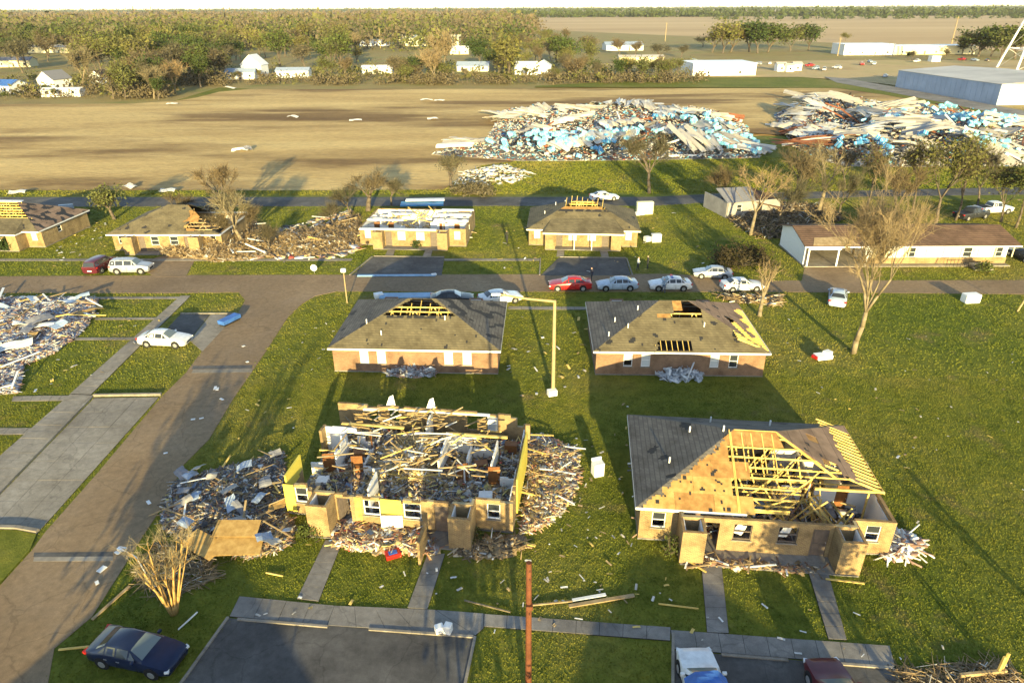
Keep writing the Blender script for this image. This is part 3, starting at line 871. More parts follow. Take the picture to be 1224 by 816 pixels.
def porch_roof(root, mats, seed):
    """lower hipped roof over the recessed porch, laid on the main front slope"""
    y0, z0, y1 = -1.75, 2.44, 1.7
    z1 = roofz(0, y1) + .06
    A, B = Vector((-5.55, y0, z0)), Vector((5.55, y0, z0)); Cc, D = Vector((4.4, y1, z1)), Vector((-4.4, y1, z1))
    E, F = Vector((-5.55, YF + .25, ZE + .13)), Vector((5.55, YF + .25, ZE + .13))
    b = MB(); b.slab([A, B, Cc, D], .05); b.slab([A, D, E], .05); b.slab([B, F, Cc], .05); b.build('porch_roof', M[mats['s']], root)
    for p, q in ((A, B), (A, Vector((-5.55, YF, 2.44))), (B, Vector((5.55, YF, 2.44)))):
        b = MB(); b.beam(p - Vector((0, 0, .12)), q - Vector((0, 0, .12)), .04, .17); b.build('fascia', M['white'], root)
    for x in (-1.2, 1.2):
        b = MB(); b.mm((x - .05, y0 + .15, .1), (x + .05, y0 + .25, 2.3)); b.build('porch_post', M['white'], root)

YF, YM = .40, (.40 + YB) / 2
# --- D: torn-open hip roof house (front row, next to the roofless one)
dh = duplex('tan brick duplex with front roof torn open to yellow rafters and trusses', (762, 642), (1060, 662), interior=True, seed=3, broken=True, curtains=True, roof='none')
def st_front_d(a, t):
    if t > .86 and a < 1.0 - nz(a, t, 2, 3): return None
    edge = -7.9 + 6.55 * t
    if a < edge + .35 + .55 * nz(a, t, 2.5, 8) + .25 * nz(a, t, 9, 5): return 's'
    if nz(a, t, 2.2, 21) + .3 * nz(a, t, 8, 2) > .42 and a < -1.8 and t < .85: return 'k'
    return None
roof_face(dh, 'left', lambda a, t: 'k' if nz(a, t, 1.0, 5) > .5 else 's', SH_SHADE, sheet_state=lambda a, t: False)
roof_face(dh, 'back', lambda a, t: 'k' if nz(a, t, .8, 6) > .42 else 's', SH_SHADE, sheet_state=lambda a, t: False)
roof_face(dh, 'front', st_front_d, SH_SHADE, step=.11, sheet_state=lambda a, t: (a < -1.75 or (t > .8 and a < .7)))
def st_right_d(a, t):
    if t < .27 + .08 * nz(a, t, 1.5, 4) and a < 9.6: return None
    if a < 3.2 + .4 * nz(a, t, 2, 7): return None
    if .42 < t < .58 and a < 4.4: return None
    if .52 < t < .62 and 6.2 < a < 7: return None
    return 'k' if nz(a, t, 1.6, 9) > .5 else 'f'
roof_face(dh, 'right', st_right_d, SH_SHADE, sheet_state=lambda a, t: t > .45 and a > 4.5)
for k in range(8):
    y = .75 + .62 * k
    truss(dh, y, xb=(1.4 + .45 * k) if y < 3.3 else 99, mat='lumber')
for k in range(5):
    b = MB(); y = .5 + k * 1.0; b.beam((-1.7, y, roofz(0, y) - .02), (-1.7 + .02, y + 1.0, roofz(0, y + 1) - .02), .05, .1); b.build('rafter', M['lumber'], dh)
for a in (-1.6, -.9, -.3, .4, 1.05):
    rafter(dh, 'front', a, .5 if a > -1 else .0, .97)
for k in range(17): rafter(dh, 'right', 3.3 + .42 * k, 0, .36, w=.07)
for s, e in (((1.35, YM, ZE + RISE - .06), (4.6, 2.9, ZE + 1.1)), ((-1.35, YM, ZE + RISE - .06), (1.35, YM, ZE + RISE - .06))):
    b = MB(); b.beam(s, e, .05, .15); b.build('ridge_board', M['lumber'], dh)
for p, q in (((-XE, YF), (-1.2, YF)), ((-XE, YF), (-XE, YB)), ((-XE, YB), (XE, YB))):
    b = MB(); b.beam((p[0], p[1], ZE - .075), (q[0], q[1], ZE - .075), .04, .17); b.build('fascia', M['white'], dh)
b = MB(); b.beam((XE, 3.2, ZE - .06), (XE, YB, ZE - .06), .05, .14); b.build('eave_board', M['lumber'], dh)
b = MB(); b.beam((3.6, 3.2, 2.48), (XE, 3.25, 2.46), .12, .14); b.build('top_plate', M['lumber'], dh)
for x in (6.9, 7.38): 
    b = MB(); b.mm((x, 3.15, .1), (x + .1, 3.26, 2.4)); b.build('stud', M['lumber'], dh)
rdd = random.Random(4)
for k in range(34):   # collapsed sticks in the opened room
    x = rdd.uniform(.1, 5.0); y = rdd.uniform(.6, 3.8)
    b = MB(); b.beam((x, y, rdd.uniform(.2, 1.2)), (x + rdd.uniform(-2.2, 2.2), y + rdd.uniform(-.6, 2.2), rdd.uniform(1.4, 3.0)), .05, .1); b.build('fallen_rafter', M[rdd.choice(['lumber', 'lumber', 'old_lumber'])], dh)
vents(dh, [(-4.0, 6.5), (-2.2, 8.6), (-5.6, 3.8), (1.8, 8.2), (-2.0, 5.6)])
rubble('interior_rubble', None, None, [(-7.2, 1), (7.2, 1), (7.2, 9.6), (-7.2, 9.6)], 900, .7, 31, parent=dh, base=.1, tilt=.5)
for k in range(11):
    b = MB(); x = rdd.uniform(-5, 4.5); b.beam((x, -1.6 + rdd.uniform(-.5, .3), .14), (x + rdd.uniform(-2.2, 2.2), -1.3 + rdd.uniform(-.8, .8), .2), .1, .05)
    tag(b.build('broken_board', M[rdd.choice(['lumber', 'old_lumber', 'white'])]), 'broken board fallen on the porch of the house with opened roof', 'board', 'boards on the porch of the opened house').matrix_world = dh.matrix_basis

YF, YM = -.35, (-.35 + YB) / 2
# --- C: roofless house (front row, beside the road)
ch = duplex('roofless tan brick duplex with white inner walls full of rubble', (339, 611), (620, 636), interior=True, seed=5, broken=True, roof='none', ruin=True)
rdd = random.Random(12)
ci = [(-7.2, 1), (7.2, 1), (7.2, 9.6), (-7.2, 9.6)]
rubble('interior_rubble', None, None, ci, 9000, 1.2, 41, parent=ch, base=.1, tilt=.5, size=.55, soft=.6)
rubble('rubble_heap', None, None, [(-3.4, 2.5), (1.7, 3.2), (1.7, 9.4), (-3.4, 9.6)], 5200, 2.3, 42, parent=ch, base=.1, pal=PAL_BOARD + PAL_HOUSE[:3], tilt=.55, kinds=(.7, .15, .15), size=.68)
for k in range(150):
    x = rdd.uniform(-6.8, 4.5); y = rdd.uniform(2.5, 9.5); z = 1.0 + 1.6 * rdd.random()
    a = rdd.gauss(.5, .95); L = rdd.uniform(.7, 3.0); dz = rdd.uniform(-.35, .5)
    b = MB(); b.beam((x, y, z), (x + L * math.cos(a), y + L * math.sin(a) * .6, z + dz), .055, .085); b.build('fallen_rafter', M[rdd.choice(['lumber', 'old_lumber', 'old_lumber', 'sheet_c', 'bare_wood'])], ch)
for x0, x1, y, z in ((-5.5, -4.2, 10.0, 2.1), (-3.5, 4.5, 10.15, 2.2), (-6.3, -1.5, 7.6, 2.3), (2, 6.3, 7.15, 2.42)):
    b = MB(); b.beam((x0, y, z), (x1, y, z + .03), .2, .12); b.build('top_plate', M['white' if y > 9 else 'lumber'], ch)
for x, y in ((-3.3, 10.1), (-.1, 10.1)):   # bent triangular gable ends left standing on the rear wall
    b = MB(); b.slab([(x - .35, y, 2.5), (x + .35, y + .1, 2.5), (x + .15, y + .3, 3.25), (x - .15, y + .25, 3.1)], .04); b.build('torn_panel', M['white_metal'], ch)
for (x0, x1, y0, y1, z1) in ((-7.56, -7.44, .75, 3.0, 2.75), (7.62, 7.72, 2.0, 7.4, 2.9)):
    b = MB(); b.mm((x0, y0, .3), (x1, y1, z1)); b.build('sheathing_board', M['foam_yellow'], ch)
for x0, x1 in ((-7.6, -6.9), (-.8, .55), (-2.55, -2.1)):
    b = MB(); b.mm((x0, -.135 if x0 > -5 else .475, .2), (x1, -.11 if x0 > -5 else .49, 2.3)); b.build('sheathing_board', M['foam_yellow' if x0 < -5 or x0 > -1 else 'osb'], ch)
b = MB(); b.box((-.1, -.32, .75), (1.4, .05, 1.0), .12); b.build('white_panel', M['white'], ch)
b = MB(); b.mm((2.3, -2.9, .05), (2.45, -1.2, 1.75)); b.build('porch_wall', M['brick'], ch)
for x, y in ((-5.9, 2.6), (-4.5, 6.0), (4.6, 5.7), (6.4, 8.2), (5.5, 2.4)):
    b = MB(); b.box((x, y, .7), (rdd.uniform(.6, 1.2), rdd.uniform(.6, .9), 1.1), rdd.uniform(-.4, .4)); b.build('cupboard', M[rdd.choice(['white', 'door_brown', 'white_metal'])], ch)

# --- B: the two houses seen from the rear
b1 = duplex('brick duplex with a triangle of bare trusses at its ridge, behind the roofless house', (399, 443), (597, 446.5), 'back', seed=7, brick='red_brick')
def st_back_b1(a, t):
    if t > .64 and abs(a) < 3.55 - 7.5 * (t - .64): return None
    return 'k' if nz(a, t, 1.5, 2) > .56 or (.60 < t < .66 and abs(a) < 3 and nz(a, t, 2, 3) > -.1) else 's'
roof_face(b1, 'back', st_back_b1, SH, sheet_state=lambda a, t: False)
roof_face(b1, 'left', lambda a, t: 'k' if nz(a, t, 1.0, 15) > .18 else 's', SH_SHADE, sheet_state=lambda a, t: False)
roof_face(b1, 'right', lambda a, t: 'k' if nz(a, t, 1.0, 25) > .5 else 's', SH_SHADE, sheet_state=lambda a, t: False)
roof_face(b1, 'front', lambda a, t: 'k' if nz(a, t, .8, 26) > .3 else 's', SH_SHADE, sheet_state=lambda a, t: False)
for k in range(5): truss(b1, 8.05 - .5 * k, -4.2, 4.2)
vents(b1, [(4.8, 8.0), (-2.5, 7.5), (3.2, 9.2)])
for k in range(7): rafter(b1, 'back', -2.7 + .9 * k, .55, .97 - .1 * abs(k - 3) * .6)
b2 = duplex('brick duplex with small ridge and eave holes, behind the torn-open house', (713, 447), (909, 449.5), 'back', seed=8, brick='red_brick')
def st_back_b2(a, t):
    if t > .66 and abs(a + .3) < 2.1 and not (t > .72 and a > .2): return None
    if .04 < t < .22 and -1.0 < a < 2.1 + nz(a, t, 2, 1): return None
    return 'k' if nz(a, t, 1.3, 12) > .47 else 's'
roof_face(b2, 'back', st_back_b2, SH, sheet_state=lambda a, t: t > .6 and .2 < a < 2.0)
def st_left_b2(a, t):
    if t < .14 + .05 * math.sin(a * 3) and a > 1.5: return None
    if abs(t - (.14 + .05 * (10.6 - a))) < .07 and a > 5.5: return None
    return 'k' if nz(a, t, 1.2, 14) > .45 else 'f'
roof_face(b2, 'left', st_left_b2, SH, sheet_state=lambda a, t: False)
roof_face(b2, 'right', lambda a, t: 's', SH_SHADE, sheet_state=lambda a, t: False)
roof_face(b2, 'front', lambda a, t: 's', SH_SHADE, sheet_state=lambda a, t: False)
for k in range(4): truss(b2, 8.0 - .5 * k, -3, 3)
for k in range(8): rafter(b2, 'back', -1.2 + .5 * k, .0, .3)
for k in range(22): rafter(b2, 'left', 1.6 + .4 * k, 0, min(.45, .24 + .05 * max(0, k - 9)), w=.09)
vents(b2, [(4.6, 8.2), (5.6, 6.4), (6.4, 8.8), (-2.4, 8.0), (3.4, 5.6)])

# --- A: the row across the middle street, fronts to the camera
a4 = duplex('tan brick duplex with broken yellow trusses along its ridge, across the middle street', (633, 292.5), (760, 295), seed=9, front_pane='blind')
def st_front_a4(a, t):
    if t > .70 and abs(a - .3) < 3.6 - 4 * (t - .7): return None
    return 'k' if (.62 < t < .72 and abs(a) < 3.8 and nz(a, t, 2, 33) > -.15) or nz(a, t, 1.5, 7) > .58 else 's'
roof_face(a4, 'front', st_front_a4, SH, sheet_state=lambda a, t: .6 < t < .8 and abs(a) < 3)
for fc, sd in (('left', 3), ('right', 17), ('back', 5)): roof_face(a4, fc, lambda a, t, sd=sd: 'k' if nz(a, t, 1.2, sd) > .5 else 's', SH, sheet_state=lambda a, t: False)
for k in range(5): truss(a4, 3.6 + .5 * k, -3.8, 3.8)
for k in range(8):
    b = MB(); x = -2.6 + .75 * k; b.beam((x, 3.7, 4.0), (x + .25, 5.4, 5.35 + .25 * math.sin(k)), .06, .12); b.build('fallen_rafter', M['lumber'], a4)
porch_roof(a4, SH, 3); vents(a4, [(-4, 6.5), (-2.6, 7), (-5.5, 4)])
a3 = duplex('roofless tan brick duplex with white wall tops, across the middle street', (431, 292), (558, 294.5), seed=10, interior=True, roof='none', front_pane='blind')
rubble('interior_rubble', None, None, ci, 700, .8, 51, parent=a3, base=.1, pal=[((.74, .72, .68), 5), ((.62, .46, .22), 3), ((.7, .6, .2), 2), ((.3, .2, .13), 1)])
for (x0, x1, y) in ((-7.3, 3.6, -.35), (-7.4, -2.0, 4.1), (2.4, 7.5, 4.1), (2.4, 7.5, 7.1), (2.6, 7.5, 9.8), (-5, -1, 7.2)):
    b = MB(); b.mm((x0, y - .3, 2.43), (x1, y + .35, 2.56)); b.build('ceiling_strip', M['white'], a3)
for k in range(26):
    x = rdd.uniform(-5.5, 3); y = rdd.uniform(3, 9); a = rdd.uniform(0, 3.1); L = rdd.uniform(1, 3)
    b = MB(); b.beam((x, y, 1.7 + rdd.random()), (x + L * math.cos(a), y + L * math.sin(a), 2 + rdd.random()), .08, .1); b.build('fallen_rafter', M['lumber'], a3)
a2 = duplex('tan brick duplex half buried in splintered timber, across the middle street', (139, 299), (268, 299), seed=11)
def st_front_a2(a, t):
    if a > 2.6 + 1.5 * nz(a, t, .8, 3) and t > .1: return None
    return 'k' if nz(a, t, 1.2, 61) > .35 else 's'
roof_face(a2, 'front', st_front_a2, SH, sheet_state=lambda a, t: a < 3.5)
roof_face(a2, 'left', lambda a, t: 'k' if nz(a, t, 1.2, 62) > .35 else 's', SH, sheet_state=lambda a, t: False)
roof_face(a2, 'back', lambda a, t: 's' if a < 2 else None, SH, sheet_state=lambda a, t: False)
for k in range(8): truss(a2, .6 + .65 * k, 1.5, 6.5, 'old_lumber')
a1 = duplex('tan brick duplex with a gap of yellow trusses under a white ridge sheet', (-70, 293), (60, 295.5), seed=12, front_pane='blind')
def st_front_a1(a, t):
    if t > .42 and a > -4.5 + 3 * (t - .4) and a < 5.2 - 6 * (t - .42): return None
    return 'k' if nz(a, t, 1.2, 71) > .35 else 's'
roof_face(a1, 'front', st_front_a1, SH, sheet_state=lambda a, t: .3 < t < .5)
roof_face(a1, 'right', lambda a, t: 'k' if nz(a, t, 1.1, 72) > .1 else 'f', SH, sheet_state=lambda a, t: False)
for fc in ('left', 'back'): roof_face(a1, fc, lambda a, t: 's', SH, sheet_state=lambda a, t: False)
for k in range(7): truss(a1, 2.2 + .5 * k, -5, 5)
b = MB(); b.slab([(-3, 5.0, 5.05), (2.2, 5.0, 5.05), (1.8, 6.0, 5.0), (-3, 6.0, 5.0)], .05); b.build('ridge_sheet', M['white'], a1)
porch_roof(a1, SH, 4)

# houses behind the drone, whose shade falls over the near lawn
print('houses done')

# ------------------------------------------------------------------ trees
def grow(seed, H, r0, depth=4, spread=.55, up=.35, nchild=3, lean=0.0, first=.35, straight=.1, broken=0.0):
    """tapered limbs; returns (limb mesh builder, list of twig tips with direction)"""
    rd = random.Random(seed); b = MB(); tips = []
    def rec(p, d, L, r, lev):
        n = 3 if lev == 0 else 2
        q = p
        for i in range(n):
            d = (d + Vector((rd.gauss(0, straight), rd.gauss(0, straight), rd.gauss(0, straight * .5) + up * .06))).normalized()
            e = q + d * (L / n)
            ra, rb = r * (1 - .35 * i / n), r * (1 - .35 * (i + 1) / n)
            b.tube(q, e, ra, rb, 7 if lev == 0 else (5 if lev < 2 else 4), cap=(lev < 2))
            if lev > 0 and lev >= depth - 1: tips.append((e, d, lev))
            if lev > 0 and lev < depth and rd.random() < .6:
                side(e, d, L * .6, rb * .55, lev + 1)
            q = e
        if lev >= depth:
            tips.append((q, d, lev)); return
        if rd.random() < broken and lev > 0: return
        for k in range(nchild if lev == 0 else rd.choice([2, 2, 3])):
            side(q, d, L * rd.uniform(.62, .85), r * .52 * rd.uniform(.7, 1), lev + 1, k)
    def side(p, d, L, r, lev, k=0):
        ax = Vector((rd.gauss(0, 1), rd.gauss(0, 1), rd.gauss(0, .4)))
        nd_ = (d + ax.normalized() * spread * rd.uniform(.7, 1.3) + Vector((0, 0, up * .5))).normalized()
        rec(p, nd_, L, max(r, .012), lev)
    rec(Vector((0, 0, -.1)), Vector((lean, 0, 1)).normalized(), H * first, r0, 0)
    return b, tips
def leaf_mesh(name, tips, n, spread, size, mat, seed, twig=0, tw=.035, tl=1.2, mat2=None):
    rng = np.random.default_rng(seed)
    T = np.array([tuple(t[0]) for t in tips]); D = np.array([tuple(t[1]) for t in tips])
    V = []; F = []
    me = None
    if n:
        idx = rng.integers(0, len(T), n)
        c = T[idx] + rng.normal(0, spread, (n, 3)) * np.array([1, 1, .8])
        c[:, 2] = np.maximum(c[:, 2], .15)
        u = rng.normal(0, 1, (n, 3)); u /= np.linalg.norm(u, axis=1)[:, None]
        w = np.cross(u, rng.normal(0, 1, (n, 3))); w /= np.linalg.norm(w, axis=1)[:, None]
        s = size * (.5 + rng.random((n, 1)))
        quad = np.stack([c - u * s, c - w * s * .55, c + u * s, c + w * s * .55], 1).reshape(-1, 3)
        V = quad; F = np.arange(4 * n).reshape(-1, 4)
    return V, F
def twig_mesh(tips, n, tl, tw, seed, droop=.0):
    rng = np.random.default_rng(seed)
    T = np.array([tuple(t[0]) for t in tips]); D = np.array([tuple(t[1]) for t in tips])
    idx = rng.integers(0, len(T), n)
    d = D[idx] + rng.normal(0, .55, (n, 3)); d /= np.linalg.norm(d, axis=1)[:, None]
    L = tl * (.4 + rng.random((n, 1)))
    a = T[idx] - d * L * rng.random((n, 1)) * .5; e = a + d * L
    x = np.cross(d, rng.normal(0, 1, (n, 3))); x /= np.linalg.norm(x, axis=1)[:, None]
    V = np.stack([a - x * tw, a + x * tw, e + x * tw * .3, e - x * tw * .3], 1).reshape(-1, 3)
    return V, np.arange(4 * n).reshape(-1, 4)
def tree(name, label, cat, loc, H, r0, seed, limb='trunk_wood', leaf=None, nleaf=0, lsize=.3, lspread=.6, ntwig=0, twigmat='twig_brown', tl=1.0, tw=.02, group=None, rz=None, **kw):
    root = thing(name, label, cat, loc, random.Random(seed).uniform(0, 6.28) if rz is None else rz, group)
    b, tips = grow(seed, H, r0, **kw)
    zs = max(v[2] for v in b.v); f = H / zs
    b.v = [(v[0] * f, v[1] * f, v[2] * f) for v in b.v]
    tips = [(t[0] * f, t[1], t[2]) for t in tips]
    b.build('trunk', M[limb], root, True)
    if ntwig:
        V, F = twig_mesh(tips, ntwig, tl, tw, seed)
        link('twigs', np_mesh('twigs', V, F, M[twigmat]), root)
    if nleaf:
        V, F = leaf_mesh('crown', tips, nleaf, lspread, lsize, leaf, seed)
        link('crown', np_mesh('crown', V, F, M[leaf]), root)
    return root

tree('bare_tree', 'tall bare tree with shattered upright limbs on the open lawn', 'tree', G(1020, 422), 16.5, .27, 11, 'bare_wood', ntwig=6500, twigmat='twig_pale', tl=1.4, tw=.011, rz=1.3, depth=5, spread=.44, up=.42, nchild=6, first=.27, broken=.08)
tree('bare_tree', 'small bare tree beside the police car on the lawn edge', 'tree', G(908, 378), 5.4, .16, 5, 'bare_wood', ntwig=260, twigmat='twig_pale', tl=.8, tw=.02, depth=3, spread=.4, up=.5, nchild=4, first=.25)
# many-stemmed golden tree near the blue car
def vase(root_loc):
    root = thing('multi_stem_tree', 'leafless golden tree with many splayed stems near the blue sedan', 'tree', root_loc, 0)
    rd = random.Random(2); b = MB(); tips = []
    for k in range(17):
        a = k * 2.4; s = rd.uniform(.03, .21)
        d = Vector((math.cos(a) * s + .02, math.sin(a) * s, 1)).normalized(); p = Vector((math.cos(a) * .12, math.sin(a) * .12, -.05))
        L = rd.uniform(3.0, 5.0); r = rd.uniform(.05, .10)
        for i in range(4):
            d = (d + Vector((math.cos(a) * .02, math.sin(a) * .02, 0)) + Vector((rd.gauss(0, .05), rd.gauss(0, .05), 0))).normalized()
            e = p + d * (L / 4); b.tube(p, e, r, r * .78, 6); r *= .78; p = e
            if i >= 2:
                for j in range(3):
                    dd = (d + Vector((rd.gauss(0, .4), rd.gauss(0, .4), .1))).normalized(); q = p + dd * rd.uniform(.3, .9)
                    b.tube(p, q, r * .5, .008, 4); tips.append((q, dd, 1))
    b.tube((0, 0, -.1), (0, 0, .9), .2, .17, 8)
    b.build('trunk', M['golden_wood'], root, True)
    V, F = twig_mesh(tips, 1300, .7, .010, 3); link('twigs', np_mesh('twigs', V, F, M['twig_pale']), root)
vase(G(208, 733))
tree('bare_tree', 'round-headed bare tree beyond the back street, before the fallen warehouse', 'tree', G(776, 231), 9.3, .2, 21, 'trunk_wood', ntwig=1900, twigmat='twig_brown', tl=1.7, tw=.03, depth=4, spread=.75, up=.35, nchild=5, first=.22)
tree('bare_tree', 'broken pale tree beside the wrecked grey house', 'tree', G(897, 281), 9.0, .24, 31, 'bare_wood', ntwig=600, twigmat='twig_pale', tl=1.3, tw=.025, depth=4, spread=.5, up=.4, nchild=3, first=.32, broken=.25)
tree('bare_tree', 'pale split tree leaning behind the wrecked grey house', 'tree', G(978, 258), 10.5, .32, 35, 'bare_wood', ntwig=500, twigmat='twig_pale', tl=1.4, tw=.03, depth=4, spread=.55, up=.35, nchild=3, first=.3, broken=.3, lean=.15)
tree('leafy_tree', 'green leafing tree behind the long white house', 'tree', XY(1117, 97), 13.5, .25, 41, 'trunk_wood', 'leaf_olive', 1500, .22, .9, 500, 'twig_brown', 1.3, .03, depth=4, spread=.5, up=.5, nchild=4, first=.3)
tree('bare_tree', 'slim bare tree behind the roof of the long white house', 'tree', XY(1062, 97), 9, .2, 43, 'trunk_wood', ntwig=1200, twigmat='twig_brown', tl=1.5, tw=.03, depth=4, spread=.55, up=.4, nchild=4, first=.25)
tree('leafy_tree', 'thin green tree by the parked pickup trucks', 'tree', XY(1214, 96), 10, .2, 47, 'trunk_wood', 'leaf_olive', 900, .22, .8, 500, 'twig_brown', 1.2, .03, depth=4, spread=.5, up=.5, nchild=4, first=.3)
tree('bare_tree', 'russet bare tree at the end of the long white house', 'tree', XY(1226, 84), 8, .18, 49, 'trunk_wood', 'twig_brown', 700, .16, .7, 600, 'twig_brown', 1.2, .03, depth=4, spread=.5, up=.4, nchild=4, first=.25)
tree('bare_tree', 'low brown tree beside the street junction debris, before the ploughed field', 'tree', G(540, 226), 5.5, .2, 51, 'trunk_wood', 'twig_brown', 500, .18, .7, 700, 'twig_brown', 1.1, .03, depth=4, spread=.7, up=.2, nchild=4, first=.2)
tree('bare_tree', 'toppled bare tree lying over the rubble by the half-buried house', 'tree', G(292, 292), 7.5, .25, 53, 'bare_wood', ntwig=700, twigmat='twig_pale', tl=1.3, tw=.03, depth=4, spread=.6, up=.2, nchild=4, first=.25, lean=.45)
tree('bare_tree', 'grey bare tree behind the half-buried house', 'tree', G(262, 262), 7.5, .22, 55, 'trunk_wood', ntwig=1000, twigmat='twig_brown', tl=1.3, tw=.03, depth=4, spread=.6, up=.3, nchild=4, first=.25)
tree('bare_tree', 'flattened brown tree between the back street and the white-topped duplex', 'tree', G(440, 252), 6, .25, 57, 'trunk_wood', ntwig=1100, twigmat='twig_brown', tl=1.5, tw=.03, depth=4, spread=.8, up=.1, nchild=4, first=.2)
tree('leafy_tree', 'yellow-green tree behind the half-buried house by the back street', 'tree', G(137, 262), 4.5, .15, 59, 'trunk_wood', 'leaf_olive', 1200, .2, .7, 200, 'twig_brown', .9, .03, depth=3, spread=.7, up=.2, nchild=5, first=.2)
tree('bare_tree', 'bare tree rising behind the roof of the wrecked grey house', 'tree', XY(942, 101), 10, .2, 61, 'trunk_wood', ntwig=1300, twigmat='twig_brown', tl=1.5, tw=.03, depth=4, spread=.6, up=.4, nchild=4, first=.25)

for i, (px, Y, H, lf) in enumerate(((862, 108, 6.5, 0), (926, 96, 7.5, 0), (957, 112, 9, 0), (1003, 100, 8.5, 0), (1036, 106, 10, 1), (1088, 103, 11, 1), (1142, 100, 11, 1), (1168, 108, 9, 0), (1196, 99, 8, 1), (1150, 117, 9, 0), (1010, 120, 7, 0))):
    lab = ['finely twigged bare tree', 'thin greening tree'][lf] + ' ' + ('beside the wrecked grey house', 'behind the long white house')[px > 1020]
    tree('bare_tree' if not lf else 'leafy_tree', lab, 'tree', XY(px, Y), H, .15, 400 + i, 'trunk_wood', 'leaf_olive', 700 * lf, .17, .8, 1500, 'twig_brown', 1.4, .016, group='trees around the long white house', depth=4, spread=.55, up=.4, nchild=4, first=.25)
for i, (px, py, H) in enumerate(((215, 285, 4.5), (250, 292, 4), (300, 284, 4.5), (322, 298, 3), (282, 270, 5), (205, 262, 4), (400, 270, 3), (420, 258, 4.5), (468, 246, 4))):
    tree('bare_tree', 'broken bare treetop tangled in the timber heap by the half-buried house', 'tree', G(px, py), H, .1, 430 + i, 'trunk_wood', ntwig=1300, twigmat='twig_brown', tl=1.2, tw=.014, group='broken treetops in the timber heap', depth=3, spread=.8, up=.15, nchild=5, first=.2, lean=.3)
def bush(label, loc, w, h, mat, n, ls, seed, group=None):
    root = thing('bush', label, 'bush', loc, 0, group)
    rd = random.Random(seed); b = MB(); tips = []
    for k in range(40):
        a = rd.uniform(0, 6.28); rr = math.sqrt(rd.random()) * w / 2; z = h * rd.uniform(.25, .95) * math.sqrt(max(.1, 1 - (rr / (w / 2)) ** 2))
        q = Vector((rr * math.cos(a), rr * math.sin(a), z)); b.tube((0, 0, -.05), q, .03, .008, 4); tips.append((q, Vector((math.cos(a), math.sin(a), 1)).normalized(), 1))
    b.build('stems', M['trunk_wood'], root)
    V, F = leaf_mesh('crown', tips, n, w * .09, ls, mat, seed); link('crown', np_mesh('crown', V, F, M[mat]), root)
bush('round dark green bush before the house with the white ridge sheet', G(16, 297), 2.6, 2.6, 'leaf_dark', 1500, .13, 1)
bush('wide brown bush beside the parked cars', G(887, 317), 6.5, 2.6, 'leaf_brown', 2200, .17, 2)
bush('green bush at the porch of the roofless brick house', G(372, 640), 1.5, 1.1, 'leaf_green', 700, .07, 3)
bush('thin green bush at the closet of the torn-open house', G(801, 662), 1.1, 1.7, 'leaf_green', 500, .06, 4)
bush('low green hedge bush under the closet of the roofless brick house', G(560, 645), 1.8, .7, 'leaf_green', 600, .06, 5)
bush('small dark bush by the walk of the white-topped duplex', G(498, 296), 1.3, 1.1, 'leaf_dark', 500, .09, 6)
bush('green bush at the steps of the long white house', G(1176, 325), 2.0, 1.5, 'leaf_green', 600, .11, 7)
bush('russet bush by the corner of the brick duplex row', G(566, 232), 7, 2.0, 'twig_brown', 1500, .2, 8)

# --- the wood beyond the ploughed field: a few meshes, many trees
protos = []
for k, (leaf, nl, ls, sp, nt_, tm, H, spread, up) in enumerate([
        ('leaf_olive', 900, .42, 1.1, 500, 'twig_brown', 15, .55, .4), ('leaf_olive', 1200, .45, 1.3, 300, 'twig_brown', 15, .65, .35),
        ('leaf_green', 1400, .45, 1.2, 200, 'twig_brown', 15, .6, .35), ('leaf_dark', 1600, .45, 1.1, 150, 'twig_brown', 15, .5, .5),
        ('leaf_yellow', 900, .40, 1.2, 500, 'twig_pale', 15, .6, .4), ('twig_brown', 500, .35, 1.2, 1300, 'twig_brown', 15, .55, .4),
        ('twig_brown', 300, .35, 1.2, 1300, 'twig_pale', 15, .45, .6), ('twig_brown', 700, .4, 1.3, 900, 'twig_brown', 15, .7, .3)]):
    b, tips = grow(100 + k, H, .32, depth=4, spread=spread, up=up, nchild=4, first=.26)
    zs = max(v[2] for v in b.v); f = H / zs
    b.v = [(v[0] * f, v[1] * f, v[2] * f) for v in b.v]; tips = [(t[0] * f, t[1], t[2]) for t in tips]
    me = b.mesh('far_trunk', M['trunk_wood' if k != 6 else 'bare_wood'])
    V, F = leaf_mesh('crown', tips, nl, sp, ls, leaf, k); c1 = np_mesh('far_crown', V, F, M[leaf])
    V, F = twig_mesh(tips, nt_, 2.4, .05, k); c2 = np_mesh('far_twigs', V, F, M[tm])
    protos.append((me, c1, c2))
KIND = ['olive', 'broad olive', 'green', 'dark evergreen', 'yellow-green', 'bare brown', 'bare pale-stemmed', 'wide brown']
def far_tree(k, loc, H, seed, where):
    rd = random.Random(seed)
    s = H / 15.0; me = protos[k]
    lab = {'wood': '%s tree in the wood beyond the ploughed field' % KIND[k], 'town': '%s tree among the far houses beyond the field' % KIND[k], 'lot': '%s tree by the far lots beyond the fallen warehouse' % KIND[k]}[where]
    root = thing('woodland_tree', lab, 'tree', loc, rd.uniform(0, 6.28), {'wood': 'trees of the wood beyond the field', 'town': 'trees among the far houses', 'lot': 'trees by the far lots'}[where])
    wd = 1.45 if where == 'lot' else 1.12
    root.scale = (s * wd * rd.uniform(.85, 1.2), s * wd * rd.uniform(.85, 1.2), s)
    root.location.z -= H * (.17 if where == 'lot' else .08)
    link('trunk', me[0], root); link('crown', me[1], root); link('twigs', me[2], root)
rd = random.Random(77)
GAPS = ((-10, 34), (42, 98), (112, 133), (268, 376), (430, 470), (540, 592), (613, 662))
